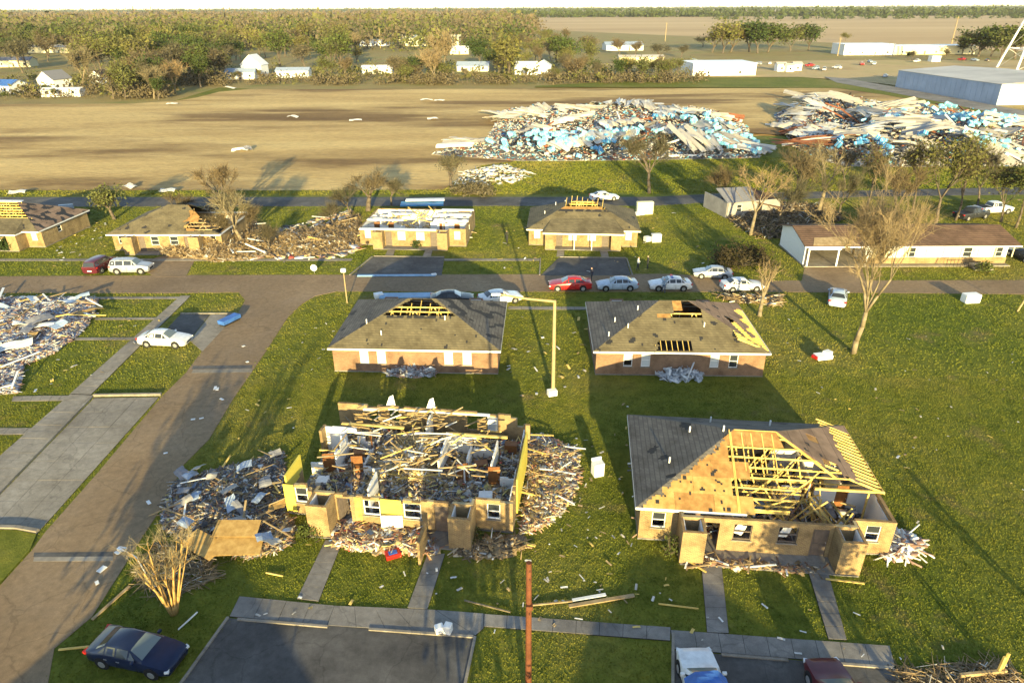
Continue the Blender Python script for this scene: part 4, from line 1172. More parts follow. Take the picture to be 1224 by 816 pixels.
for i in range(84):     # front edge of the wood
    px = rd.uniform(150, 830); base = 270 if px < 215 else 312
    if 60 < px < 130: continue
    k = rd.choices(range(8), [3, 2, 1.5, 1.6, .6, 4, 1.2, 3])[0]
    Hh = rd.uniform(9, 16) if px < 420 else rd.uniform(6, 11)
    if any(a < px < b_ for a, b_ in GAPS): Hh = rd.uniform(3, 4.5)
    far_tree(k, XY(px, base + rd.uniform(0, 40), -.3), Hh, 500 + i, 'wood')
for i in range(26):
    px = rd.uniform(-60, 200)
    k = rd.choices(range(8), [3, 3, 2, 1, 1, 3, 1, 2])[0]
    far_tree(k, XY(px, rd.uniform(258, 300), -.3), rd.uniform(2.5, 3.5) if any(a < px < b_ for a, b_ in GAPS) else rd.uniform(6, 12), 600 + i, 'wood')
for i in range(180):
    px = rd.uniform(-50, 680); Y = 350 + 330 * rd.random() ** 1.3
    k = rd.choices(range(8), [3, 3, 2.5, 2, 1.5, 2, .8, 2])[0]
    if (440 < px < 560 and Y < 640) or (any(a < px < b_ for a, b_ in GAPS) and Y < 372): continue
    far_tree(k, XY(px, Y, -.3), rd.uniform(12, 21) if px < 420 else rd.uniform(8, 15), 700 + i, 'town')
for px, Y, H, k in ((607, 318, 20, 1), (530, 330, 22, 6), (522, 312, 15, 6), (100, 300, 17, 6), (680, 380, 16, 2), (665, 430, 15, 2), (705, 400, 14, 1), (215, 330, 17, 5), (190, 420, 22, 4), (410, 380, 18, 2), (240, 300, 13, 3), (150, 262, 12, 1), (163, 268, 12, 0), (187, 272, 13, 5)):
    far_tree(k, XY(px, Y, -.3), H, int(px * 7), 'wood')
for px, Y, H, k in ((862, 520, 25, 4), (850, 528, 20, 4), (872, 530, 21, 4), (905, 515, 23, 3), (917, 524, 21, 2), (945, 540, 20, 1), (965, 545, 20, 2), (895, 530, 22, 3), (1170, 470, 20, 2), (1195, 455, 20, 1), (1215, 450, 21, 2), (1183, 462, 18, 2), (1160, 480, 16, 1), (1150, 490, 11, 3), (760, 480, 11, 5), (785, 460, 10, 7), (740, 500, 12, 5), (815, 470, 9, 5), (700, 520, 13, 7), (1090, 440, 6, 5), (1085, 448, 5, 3), (1130, 455, 6, 5), (1010, 700, 8, 1), (840, 600, 9, 7)):
    far_tree(k, XY(px, Y, -.3), H, int(px * 3 + Y), 'lot')
# undergrowth along the wood edge and far forest belts as masses
def mass(name, label, cat, pts, hs, size, mat, seed, per=26):
    rng = np.random.default_rng(seed)
    V = []; n = 0
    for (x, y, z), h in zip(pts, hs):
        c = np.array([x, y, z + h * .45]) + rng.normal(0, 1, (per, 3)) * np.array([h * .42, h * .42, h * .26])
        c[:, 2] = np.maximum(c[:, 2], z + .2)
        u = rng.normal(0, 1, (per, 3)); u /= np.linalg.norm(u, axis=1)[:, None]
        w = np.cross(u, rng.normal(0, 1, (per, 3))); w /= np.linalg.norm(w, axis=1)[:, None]
        s = size * h * (.5 + rng.random((per, 1)))
        V.append(np.stack([c - u * s, c - w * s * .6, c + u * s, c + w * s * .6], 1).reshape(-1, 3))
    V = np.vstack(V); F = np.arange(len(V)).reshape(-1, 4)
    o = link(name, np_mesh(name, V, F, M[mat])); tag(o, label, cat, None, 'stuff')
pts = [XY(rd.uniform(-70, 830), 0) for _ in range(0)]
ug = []
for i in range(700):
    px = rd.uniform(-60, 840)
    if any(a < px < b_ for a, b_ in GAPS) and rd.random() < .75: continue
    ug.append(tuple(XY(px, (262 if px < 205 else 306) + abs(rd.gauss(0, 16)), -.2)))
mass('undergrowth', 'brown scrubby undergrowth along the edge of the wood', 'undergrowth', ug, [rd.uniform(1.5, 5.0) for _ in ug], .11, 'twig_brown', 5, 60)
ug = []
for i in range(420):
    px = rd.uniform(-60, 830)
    if any(a < px < b_ for a, b_ in GAPS) and rd.random() < .8: continue
    ug.append(tuple(XY(px, (262 if px < 205 else 308) + abs(rd.gauss(0, 60)), -.2)))
mass('undergrowth', 'green undergrowth between the trees of the wood', 'undergrowth', ug, [rd.uniform(2, 5.5) for _ in ug], .11, 'leaf_olive', 6, 60)
for nm, mt, sd, cnt, lab in (('a', 'leaf_olive', 61, 150, 'olive far woodland behind the houses beyond the field'), ('b', 'twig_brown', 62, 290, 'brown far woodland behind the houses beyond the field'), ('c', 'leaf_dark', 63, 130, 'dark green far woodland behind the houses beyond the field'), ('d', 'leaf_yellow', 64, 40, 'yellow-green far woodland behind the houses beyond the field')):
    rr = random.Random(sd); P = [tuple(XY(rr.uniform(-70, 640), 560 + 700 * rr.random(), -.3)) for _ in range(cnt)]
    mass('far_woodland', lab, 'woodland', P, [rr.uniform(11, 20) for _ in P], .085, mt, sd, 120)
def belt(label, px0, px1, Y0, Y1, n, h, mat, seed):
    rd = random.Random(seed)
    P = [tuple(XY(rd.uniform(px0, px1), rd.uniform(Y0, Y1), -.5)) for _ in range(n)]
    mass('far_forest', label, 'forest', P, [h * rd.uniform(.75, 1.25) for _ in P], .24, mat, seed, 18)
belt('long dark forest belt across the far fields', 610, 1300, 2350, 2650, 900, 19, 'leaf_dark', 1)
belt('pale far forest at the horizon', -80, 1320, 5200, 6200, 900, 20, 'leaf_dark', 2)
belt('olive forest belt behind the far town', -80, 640, 1100, 2000, 420, 17, 'leaf_olive', 3)
belt('bare brown forest belt behind the far town', -80, 640, 1050, 2000, 600, 16, 'twig_brown', 33)
belt('dark wooded horizon across the whole plain', -120, 1340, 7300, 8600, 2600, 25, 'leaf_dark', 34)
belt('low dark trees before the long forest belt', 850, 1320, 1850, 1950, 160, 9, 'leaf_dark', 4)
belt('brown forest belt beyond the town wood', -80, 620, 3000, 3600, 700, 19, 'twig_brown', 5)

# ------------------------------------------------------------------ far buildings
def gable_house(name, label, cat, px, Y, w, d, h, rh, rot, wall, roof, nwin=3, flat_=False, group=None, z=-.3, winrows=1):
    root = thing(name, label, cat, XY(px, Y, z), R(rot), group)
    b = MB()
    if flat_:
        b.mm((-w / 2, -d / 2, 0), (w / 2, d / 2, h))
    else:
        P = [(-w / 2, -d / 2, 0), (w / 2, -d / 2, 0), (w / 2, d / 2, 0), (-w / 2, d / 2, 0), (-w / 2, -d / 2, h), (w / 2, -d / 2, h), (w / 2, d / 2, h), (-w / 2, d / 2, h), (-w / 2, 0, h + rh), (w / 2, 0, h + rh)]
        b.add(P, [(0, 1, 5, 4), (2, 3, 7, 6), (1, 2, 6, 9, 5), (3, 0, 4, 8, 7), (3, 2, 1, 0), (4, 5, 9, 8), (6, 7, 8, 9)])
    b.build('wall', M[wall], root)
    b = MB(); e = .4
    if flat_:
        b.mm((-w / 2 - .15, -d / 2 - .15, h), (w / 2 + .15, d / 2 + .15, h + .25))
        b.build('roof', M[roof], root)
    else:
        k = rh / (d / 2)
        b.slab([(-w / 2 - e, -d / 2 - e, h - e * k + .06), (w / 2 + e, -d / 2 - e, h - e * k + .06), (w / 2 + e, 0, h + rh + .06), (-w / 2 - e, 0, h + rh + .06)], .1)
        b.slab([(-w / 2 - e, d / 2 + e, h - e * k + .06), (w / 2 + e, d / 2 + e, h - e * k + .06), (w / 2 + e, 0, h + rh + .06), (-w / 2 - e, 0, h + rh + .06)], .1)
        b.build('roof', M[roof], root)
    for i in range(nwin):
        x = -w / 2 + w * (i + .5) / nwin
        b = MB()
        if i == nwin // 2 and nwin > 2:
            b.mm((x - .5, -d / 2 - .04, .1), (x + .5, -d / 2 + .02, 2.1)); b.build('door', M['door_grey'], root)
        else:
            b.mm((x - .6, -d / 2 - .05, 1.0), (x + .6, -d / 2 + .02, 2.2)); wv = b.build('window', M['white'], root)
            b = MB(); b.mm((x - .5, -d / 2 - .07, 1.08), (x + .5, -d / 2 - .051, 2.12)); b.build('pane', M['glass'], wv)
    return root
gable_house('far_house', 'white gable house among the trees at the field corner', 'house', 68, 296, 9, 8, 4.2, 3.0, 75, 'tank_white', 'grey_roof')
gable_house('far_house', 'low white house with white porch roof beside the gable house', 'house', 78, 272, 14, 6, 2.4, .6, 4, 'tank_white', 'white_metal')
gable_house('far_house', 'white house with a blue tarp over its roof at the field corner', 'house', 8, 285, 13, 9, 3.0, 1.8, -12, 'tank_white', 'tarp_blue', 3)
gable_house('far_house', 'small white house with a brown brick chimney end behind the gable house', 'house', 122, 318, 6, 6, 3.4, 2.2, 80, 'tank_white', 'shingle_brown', 1)
gable_house('far_house', 'pale cream house with a low grey roof amid the left wood', 'house', 15, 420, 24, 9, 3.5, 1.6, 6, 'cream', 'grey_roof', 4)
gable_house('far_house', 'long pale shed behind the cream house', 'shed', 75, 560, 46, 10, 4, 1.6, 3, 'cream', 'steel_roof', 5)
gable_house('chapel', 'tall white gable of a chapel-like house in the wood', 'house', 306, 352, 8, 10, 5.5, 4.2, 84, 'tank_white', 'white_metal', 1)
gable_house('far_house', 'long low white house with a pale roof next to the tall gable', 'house', 290, 338, 13, 7, 3.2, 1.4, 5, 'tank_white', 'blue_roof')
gable_house('far_house', 'white house with dark porch openings beside the tall gable', 'house', 352, 345, 15, 7, 3.2, 1.2, 2, 'tank_white', 'blue_roof', 4)
gable_house('far_building', 'low white far building with dark windows above the wood', 'building', 449, 640, 26, 10, 4, 1.2, 2, 'tank_white', 'steel_roof', 6)
gable_house('far_building', 'long cream far hall beyond the green clearing', 'building', 515, 640, 52, 22, 6, 2.5, -3, 'cream', 'cream', 5)
gable_house('far_house', 'cream house beside the far green clearing', 'house', 549, 520, 13, 8, 3.6, 1.6, 5, 'cream', 'white_metal')
gable_house('far_house', 'low house with a wide slate-blue roof in the wood', 'house', 566, 378, 16, 9, 2.6, 1.8, -3, 'drywall', 'blue_roof', 3)
gable_house('far_house', 'bright white twin-gabled house right of the big oak', 'house', 628, 356, 11, 9, 3.8, 2.0, 4, 'tank_white', 'white_metal', 3)
gable_house('far_house', 'white gabled wing beside the twin-gabled house', 'house', 649, 362, 7, 8, 3.6, 2.4, 82, 'tank_white', 'white_metal', 1)
gable_house('far_house', 'small grey house with low white porch in the wood', 'house', 452, 365, 15, 7, 2.6, 1.2, 2, 'drywall', 'white_metal', 3)
gable_house('far_building', 'wide shed with a slate-blue metal roof at the field edge', 'shed', 744, 560, 28, 16, 3.6, 2.2, 4, 'drywall', 'blue_roof', 4)
gable_house('far_building', 'pale yellow low house in the brown thicket', 'house', 765, 430, 26, 8, 3.2, 1.0, 2, 'cream', 'steel_roof', 5)
gable_house('far_building', 'white flat box store beside the far lots', 'building', 857, 352, 30, 20, 5.4, 0, 3, 'tank_white', 'tank_white', 2, True)
gable_house('far_building', 'long yellow school-like building with flat white roof', 'building', 1090, 500, 76, 16, 5.2, 0, 2, 'cream', 'tank_white', 10, True)
gable_house('far_building', 'taller white hall joined to the long yellow building', 'building', 1030, 498, 34, 18, 6.4, 0, 2, 'tank_white', 'tank_white', 4, True)
gable_house('far_shed', 'small white box shed before the long yellow building', 'shed', 1116, 425, 5, 4, 3, 0, 2, 'tank_white', 'tank_white', 0, True)
for i, (px, Y, w, h) in enumerate(((932, 365, 4.5, 3.6), (942, 362, 3.5, 3.2), (951, 368, 4, 3.5))):
    gable_house('storage_shed', 'small white storage shed in the row by the far lot', 'shed', px, Y, w, 4, h, .8, 4, 'tank_white', 'steel_roof', 1, group='small white sheds in a row')
# big metal warehouse still standing
def warehouse():
    A, B, Cc = G(1070, 104), G(1191, 125), None
    d = (B - A).normalized(); n = Vector((-d.y, d.x, 0))
    if n.x < 0: n = -n
    L = (B - A).length; W_ = 46.0; h = 6.2
    root = thing('metal_warehouse', 'long blue-grey metal warehouse with a pale low roof by the dirt road', 'warehouse', A, math.atan2(d.y, d.x))
    sgn = 1 if (Vector((-d.y, d.x, 0)).x > 0) else -1
    b = MB(); b.mm((0, 0, -.3), (L, sgn * W_, h)); b.build('wall', M['steel_blue'], root)
    k = int(L / 2.6)
    for i in range(k):
        b = MB(); b.mm((L * i / k + .06, -sgn * .07, .1), (L * (i + 1) / k - .06, 0, h - .15)); b.build('wall_panel', M['steel_blue'], root)
    for i in range(12):
        b = MB(); b.mm((L, sgn * (W_ * i / 12 + .06), .1), (L + .07, sgn * (W_ * (i + 1) / 12 - .06), h - .1)); b.build('wall_panel', M['tank_white'], root)
    b = MB(); y0, y1, ym = -sgn * .3, sgn * (W_ + .3), sgn * W_ / 2
    b.slab([(-.3, y0, h + .02), (L + .3, y0, h + .02), (L + .3, ym, h + 1.4), (-.3, ym, h + 1.4)], .12); b.slab([(-.3, y1, h + .02), (L + .3, y1, h + .02), (L + .3, ym, h + 1.4), (-.3, ym, h + 1.4)], .12)
    b.build('roof', M['steel_roof'], root)
    b = MB(); b.mm((L, sgn * 18, 0), (L + .12, sgn * 23, 4.4)); b.build('roller_door', M['grey_roof'], root)
warehouse()
# water tower: legs in view, tank above the frame
wt = thing('water_tower', 'white water tower on splayed steel legs', 'water tower', XY(1228, 372, -.3), .35)
for k in range(4):
    a = k * math.pi / 2 + .3
    b = MB(); b.tube((14 * math.cos(a), 14 * math.sin(a), 0), (4.5 * math.cos(a), 4.5 * math.sin(a), 34), .55, .45, 8); b.build('leg', M['tank_white'], wt)
    a2_ = a + math.pi / 2
    for z in (9.5, 20, 30):
        r = 14 - 9.5 * z / 34; b = MB(); b.tube((r * math.cos(a), r * math.sin(a), z), (r * math.cos(a2_), r * math.sin(a2_), z), .2, .2, 6); b.build('strut', M['tank_white'], wt)
    for z0, z1 in ((0, 9.5), (9.5, 20), (20, 30)):
        r0_ = 14 - 9.5 * z0 / 34; r1_ = 14 - 9.5 * z1 / 34; b = MB(); b.tube((r0_ * math.cos(a), r0_ * math.sin(a), z0), (r1_ * math.cos(a2_), r1_ * math.sin(a2_), z1), .07, .07, 4); b.build('brace', M['tank_white'], wt)
b = MB(); b.tube((0, 0, 0), (0, 0, 33), .9, .9, 10); b.build('riser', M['tank_white'], wt)
b = MB()
for i in range(8):
    z0, z1 = 33 + i * 1.5, 33 + (i + 1) * 1.5; f = lambda z: 6.6 * math.sqrt(max(.02, 1 - ((z - 39) / 6.1) ** 2)); b.tube((0, 0, z0), (0, 0, z1), f(z0), f(z1), 20, cap=False)
b.build('tank', M['tank_white'], wt, True)

# ------------------------------------------------------------------ collapsed warehouse
WA = gp([(515, 185), (580, 168), (604, 131), (690, 128), (850, 131), (893, 152), (908, 189), (760, 192), (625, 193)])
WB = gp([(925, 137), (960, 123), (1010, 121), (1075, 132), (1130, 135), (1240, 152), (1300, 165), (1300, 201), (1180, 199), (1080, 200), (1010, 199), (985, 193), (948, 176)])
def collapsed(poly, label, seed, hmax, nsheet, wh):
    cx = sum(p.x for p in poly) / len(poly); cy = sum(p.y for p in poly) / len(poly)
    root = thing('collapsed_warehouse', label, 'wreckage', (cx, cy, 0))
    P0 = [(p.x - cx, p.y - cy) for p in poly]
    rng = np.random.default_rng(seed); rd = random.Random(seed)
    b = MB(); b.prism(P0, -.2, .12); b.build('floor_slab', M['old_concrete'], root)
    def hgt(x, y):
        d = edge_dist(np.array([[x, y]]), P0)[0]
        return max(0, min(1, d / 9) * hmax * (.6 + .75 * mnoise.noise(Vector((x * .06, y * .06, seed))) + .25 * mnoise.noise(Vector((x * .2, y * .2, seed)))))
    metas = [unit_sheet(m, s, .10, 8, 3) for m in ('sheet_a', 'sheet_b', 'sheet_c', 'sheet_a') for s in (1, 2, 3)]
    grey = [unit_sheet('steel_roof', s, .1, 8, 3) for s in (1, 2)] + [unit_sheet('rust', s, .1, 8, 3) for s in (1, 2)]
    per = 9
    for x0, y0 in sample_poly(P0, nsheet // per, rng):      # sheets torn off side by side, draped down the heap
        flow = mnoise.noise(Vector((x0 * .03, y0 * .03, seed + 9))) * 2.2 - 1.0
        ax, ay = math.cos(flow), math.sin(flow); wv_ = rd.uniform(.9, 1.7); L0 = rd.uniform(5, 13)
        me0 = rd.choice(metas) if rd.random() < .88 else rd.choice(grey)
        for k in range(per):
            off = (k - per / 2) * wv_ * .85; sl = rd.gauss(0, .9)
            x = x0 - ay * off + ax * sl; y = y0 + ax * off + ay * sl
            if not pip(np.array([[x, y]]), P0)[0]: x, y = x0 + rd.gauss(0, 2), y0 + rd.gauss(0, 2)
            ha, hb = hgt(x - ax * L0 * .4, y - ay * L0 * .4), hgt(x + ax * L0 * .4, y + ay * L0 * .4)
            h = max(hgt(x, y), (ha + hb) / 2)
            L = L0 * rd.uniform(.7, 1.25)
            link('roof_sheet', me0 if rd.random() < .7 else rd.choice(metas), root, (x, y, h * .92 + .45 + rd.uniform(0, .5)), (rd.gauss(.25, .3), -math.atan2(hb - ha, L0 * .8) + rd.gauss(0, .06), flow + rd.gauss(0, .12)), (L, wv_, wv_ * rd.uniform(1.2, 2.6)))
    for k in range(46):
        x, y = sample_poly(P0, 1, rng)[0]; h = hgt(x, y); a = rd.uniform(0, 3.1); L = rd.uniform(3, 8)
        b = MB(); b.beam((x, y, h * .4 + .3), (x + L * math.cos(a), y + L * math.sin(a), h + rd.uniform(-.5, 1.6)), .22, .35); b.build('steel_beam', M[rd.choice(['rust', 'rust', 'white_metal', 'dark'])], root)
    rb = rubble('rubble', None, None, P0, 11000, hmax * .85, seed, PAL_WARE, 1.0, .12, 8, (.25, .45, .3), root, .5)
    # bundles
    n = 0
    bm_ = MB(); bm_.box((0, 0, 0), (1, 1, 1)); bm_.box((0, 0, 0), (1.01, .06, 1.01), 0, 1); bm_.box((.25, 0, 0), (.05, 1.01, 1.01), 0, 1)
    for cpx, cpy, r, cnt, m in wh:
        c0 = G(cpx, cpy) - Vector((cx, cy, 0))
        bl = bm_.mesh('bundle', [M[m], M['white']])
        for i in range(cnt):
            x = c0.x + rd.gauss(0, r); y = c0.y + rd.gauss(0, r * .8)
            if not pip(np.array([[x, y]]), P0)[0]: continue
            s = rd.uniform(.7, 1.25); h = hgt(x, y) * .9
            o = link('wrapped_bundle', bl, None, (x + cx, y + cy, .7 + h * 1.05 + rd.uniform(-.2, .7)), (rd.gauss(0, .4), rd.gauss(0, .4), rd.uniform(0, 3)), (s * 1.5, s * .9, s * .6))
            tag(o, ('pale blue wrapped bundle' if m == 'bundle_blue' else 'deep blue wrapped bundle') + ' spilled in the ' + label.split(' ')[0] + ' warehouse heap', 'bundle', 'blue bundles in the warehouse wreckage')
collapsed(WA, 'wide flattened warehouse heap of white roof sheets and blue bundles', 3, 3.2, 300, [(640, 180, 4.5, 34, 'bundle_blue'), (690, 172, 4, 26, 'bundle_blue'), (675, 184, 3, 18, 'bundle_blue'), (745, 176, 4, 30, 'bundle_blue'), (800, 150, 4, 12, 'bundle_deep'), (870, 172, 5, 40, 'bundle_blue'), (845, 158, 4, 20, 'bundle_blue'), (890, 184, 4, 16, 'bundle_blue'), (720, 186, 3, 12, 'bundle_deep')])
collapsed(WB, 'crumpled steel warehouse heap of folded pale sheets and rusty beams', 8, 5.2, 300, [(1040, 188, 4, 24, 'bundle_deep'), (1055, 168, 3, 10, 'bundle_blue'), (1150, 158, 4, 26, 'bundle_blue'), (1185, 165, 4, 30, 'bundle_blue'), (1120, 148, 4, 16, 'bundle_blue'), (1215, 160, 3, 16, 'bundle_blue'), (1175, 192, 4, 18, 'bundle_blue')])
print('far done')

# ------------------------------------------------------------------ long white house and wrecked grey house
def white_house():
    A, B = G(961, 319), G(1205, 318)
    d = (B - A).normalized(); root = thing('ranch_house', 'long white ranch house with brown roof and open carport', 'house', (A + B) / 2, math.atan2(d.y, d.x))
    w = (B - A).length; D = 8.6; h = 2.75; x0, x1 = -w / 2, w / 2; xc = x0 + 7.8
    EXCL.append([tuple((root.matrix_basis @ Vector(p))[:2]) for p in ((x0, 0, 0), (x1, 0, 0), (x1, D, 0), (x0, D, 0))])
    root.rotation_euler[2] = math.atan2(d.y, d.x)
    b = MB(); b.mm((x0 - .1, -.2, -.2), (x1 + .1, D + .1, .12)); b.build('foundation', M['concrete'], root)
    ops = []; s = 0
    wins = [1.8, 5.6, 10.0, 12.6, 16.4]
    b = MB(); wall_seg(b, (xc, 1.0), (x1, 1.0), .1, h, .18, [(q - .55, q + .55, .9, 2.15) for q in wins if q != 10.0] + [(9.5, 10.45, .1, 2.2)]); b.build('front_wall', M['tank_white'], root)
    for q in wins:
        if q == 10.0: door(root, xc + q, 1.0, .9, 2.1, 0, 'white')
        else:
            window(root, xc + q, 1.0, 1.525, 1.1, 1.25, 0, 'glass')
            for sgn in (-1, 1):
                b = MB(); b.mm((xc + q + sgn * .6, .86, .85), (xc + q + sgn * .95, .9, 2.2)); b.build('shutter', M['cream'], root)
    for k in range(9):
        b = MB(); b.mm((xc + .9 + k * 2.15, .82, .9), (xc + 1.02 + k * 2.15, .9, h - .02)); b.build('batten', M['cream'], root)
    b = MB(); b.mm((xc + .1, .78, .11), (x1 + .03, .9, .85)); b.build('brick_plinth', M['brick'], root)
    b = MB(); wall_seg(b, (x0 + .1, .6), (x0 + .1, D), .1, h, .18, []); b.build('carport_wall', M['tank_white'], root)
    b = MB(); wall_seg(b, (xc, 1.1), (xc, D), .1, h, .18, [(2.5, 3.4, .1, 2.1)]); b.build('inner_wall', M['tank_white'], root)
    b = MB(); wall_seg(b, (x0 + .2, D), (x1, D), .1, h, .18, []); wall_seg(b, (x1, 1.1), (x1, D - .1), .1, h, .18, []); b.build('rear_wall', M['tank_white'], root)
    for x in (x0 + .25, x0 + 3.9, xc - .3):
        b = MB(); b.mm((x - .09, -.1, .1), (x + .09, .08, h)); b.build('post', M['tank_white'], root)
    b = MB(); b.mm((x0 + .3, -.06, h - .55), (x0 + 4.2, .04, h)); b.build('carport_header', M['tank_white'], root)
    e = .55; rz_ = 1.25
    rf = MB(); rf.slab([(x0 - e, -e, h + .02), (x1 + e, -e, h + .02), (x1 + e, D / 2, h + rz_), (x0 - e, D / 2, h + rz_)], .1); rf.slab([(x0 - e, D + e, h + .02), (x1 + e, D + e, h + .02), (x1 + e, D / 2, h + rz_), (x0 - e, D / 2, h + rz_)], .1)
    rf = rf.build('roof', M['shingle_brown'], root)
    b = MB(); b.slab([(x0 + .5, -.3, h + .12), (x0 + 6.2, -.3, h + .12), (x0 + 5.0, 1.6, h + .62), (x0 + 1.2, 1.4, h + .56)], .03); b.build('torn_patch', M['old_lumber'], rf)
    b = MB(); b.beam((x0 - e, -e, h - .05), (x1 + e, -e, h - .05), .04, .16); b.build('fascia', M['white'], root)
    for sgn in (x0 - .0, x1):
        b = MB(); b.slab([(sgn - .05, 0, h), (sgn - .05, D, h), (sgn - .05, D / 2, h + rz_ - .05)], .1); b.build('gable', M['tank_white'], root)
    st = xc + 13.5
    for k in range(3):
        b = MB(); b.mm((st - 1.1, -1.6 + k * .35, 0), (st + 1.1, -.1, .18 * (k + 1))); b.build('step', M['concrete'], root)
    for k in range(7):
        b = MB(); b.tube((st - 4 + k * .45, -.4, .1), (st - 4 + k * .45, -.4, 1.0), .025, .025, 5); b.build('railing_post', M['dark'], root)
    b = MB(); b.tube((st - 4.1, -.4, 1.0), (st - 1.1, -.4, 1.0), .03, .03, 5); b.build('handrail', M['dark'], root)
white_house()
def grey_wreck():
    loc = XY(903, 103); root = thing('wrecked_house', 'wrecked grey house with broken roof among shattered trees', 'house', loc, .25)
    b = MB(); wall_seg(b, (-5, 0), (4, 0), 0, 2.4, .18, [(1.5, 2.4, .8, 2), (5, 5.9, 0, 2.05)]); b.build('front_wall', M['sheet_b'], root)
    b = MB(); wall_seg(b, (-5, .1), (-5, 7), 0, 2.4, .18, []); b.build('side_wall', M['sheet_b'], root)
    b = MB(); wall_seg(b, (4, .1), (4, 7), 0, 1.6, .18, []); b.build('side_wall', M['sheet_b'], root)
    b = MB(); b.slab([(-5.3, -.3, 2.45), (-.5, -.3, 2.45), (.8, 3.5, 3.7), (-5.3, 3.5, 3.8)], .1); b.build('roof', M['grey_roof'], root)
    b = MB(); b.slab([(-.3, -.2, 2.2), (4.8, -.8, .8), (4.6, 3.5, 2.2), (.9, 3.5, 3.5)], .1); b.build('sagging_roof', M['shingle_brown'], root)
    for k in range(6):
        b = MB(); b.beam((-4 + k * 1.4, 0, 2.5), (-3.7 + k * 1.4, 3.4, 3.7), .06, .12); b.build('rafter', M['old_lumber'], root)
    window(root, -3.05, 0, 1.4, .9, 1.2)
grey_wreck()
rubble('rubble', 'brown brush and boards around the wrecked grey house', 'rubble', gp([(870, 262), (905, 243), (990, 246), (1010, 262), (950, 285), (905, 286)]), 3200, 1.3, 171, PAL_TIMBER + [((.07, .055, .04), 6)], .85, 0, 3, (.84, .06, .1), tilt=.7, thin=.7)

# ------------------------------------------------------------------ vehicles
def W_(x, zb, zt, w, cab=None):    # one section of the car body
    return dict(x=x, zb=zb, zt=zt, w=w, cab=cab)
SEDAN = dict(st=[W_(2.36, .34, .60, .66), W_(2.28, .24, .70, .80), W_(1.95, .20, .78, .88), W_(1.4, .19, .86, .90), W_(.98, .19, .93, .91), W_(.22, .19, .97, .91, (1.41, .58)), W_(-.5, .19, .98, .91, (1.45, .60)), W_(-1.15, .19, .99, .91, (1.38, .57)), W_(-1.78, .21, 1.02, .90), W_(-2.2, .24, .99, .87), W_(-2.36, .32, .86, .78)], wheels=(1.42, -1.40), r=.33)
SUV = dict(st=[W_(2.34, .40, .74, .70), W_(2.26, .30, .88, .84), W_(1.9, .26, .98, .91), W_(1.35, .25, 1.06, .93), W_(1.05, .25, 1.10, .94), W_(.5, .25, 1.12, .94, (1.70, .66)), W_(-.5, .25, 1.12, .94, (1.76, .69)), W_(-1.5, .25, 1.13, .94, (1.74, .68)), W_(-2.1, .27, 1.12, .93, (1.68, .64)), W_(-2.36, .36, 1.05, .88)], wheels=(1.42, -1.42), r=.38)
PICK = dict(st=[W_(2.8, .45, .8, .75), W_(2.7, .35, .98, .90), W_(2.2, .3, 1.08, .97), W_(1.5, .3, 1.13, .98), W_(1.25, .3, 1.16, .98), W_(.65, .3, 1.18, .98, (1.80, .70)), W_(-.2, .3, 1.18, .98, (1.84, .72)), W_(-.75, .3, 1.17, .98, (1.76, .70)), W_(-.95, .3, 1.14, .98), W_(-2.7, .3, 1.14, .97), W_(-2.8, .4, 1.08, .94)], wheels=(1.75, -1.75), r=.40)
def ring(s):
    w, zb, zt = s['w'], s['zb'], s['zt']
    if s['cab']:
        z, c = s['cab']; up = [(c, z - .05), (c * .82, z), (0, z + .02)]
    else:
        up = [(w * .84, zt + .01), (w * .6, zt + .03), (0, zt + .04)]
    h = [(w * .86, zb), (w, zb + .16), (w * 1.01, zb + .4 * (zt - zb)), (w, zt - .12), (w * .95, zt)] + up
    return [Vector((s['x'], y, z)) for y, z in h] + [Vector((s['x'], -y, z)) for y, z in reversed(h[:-1])]
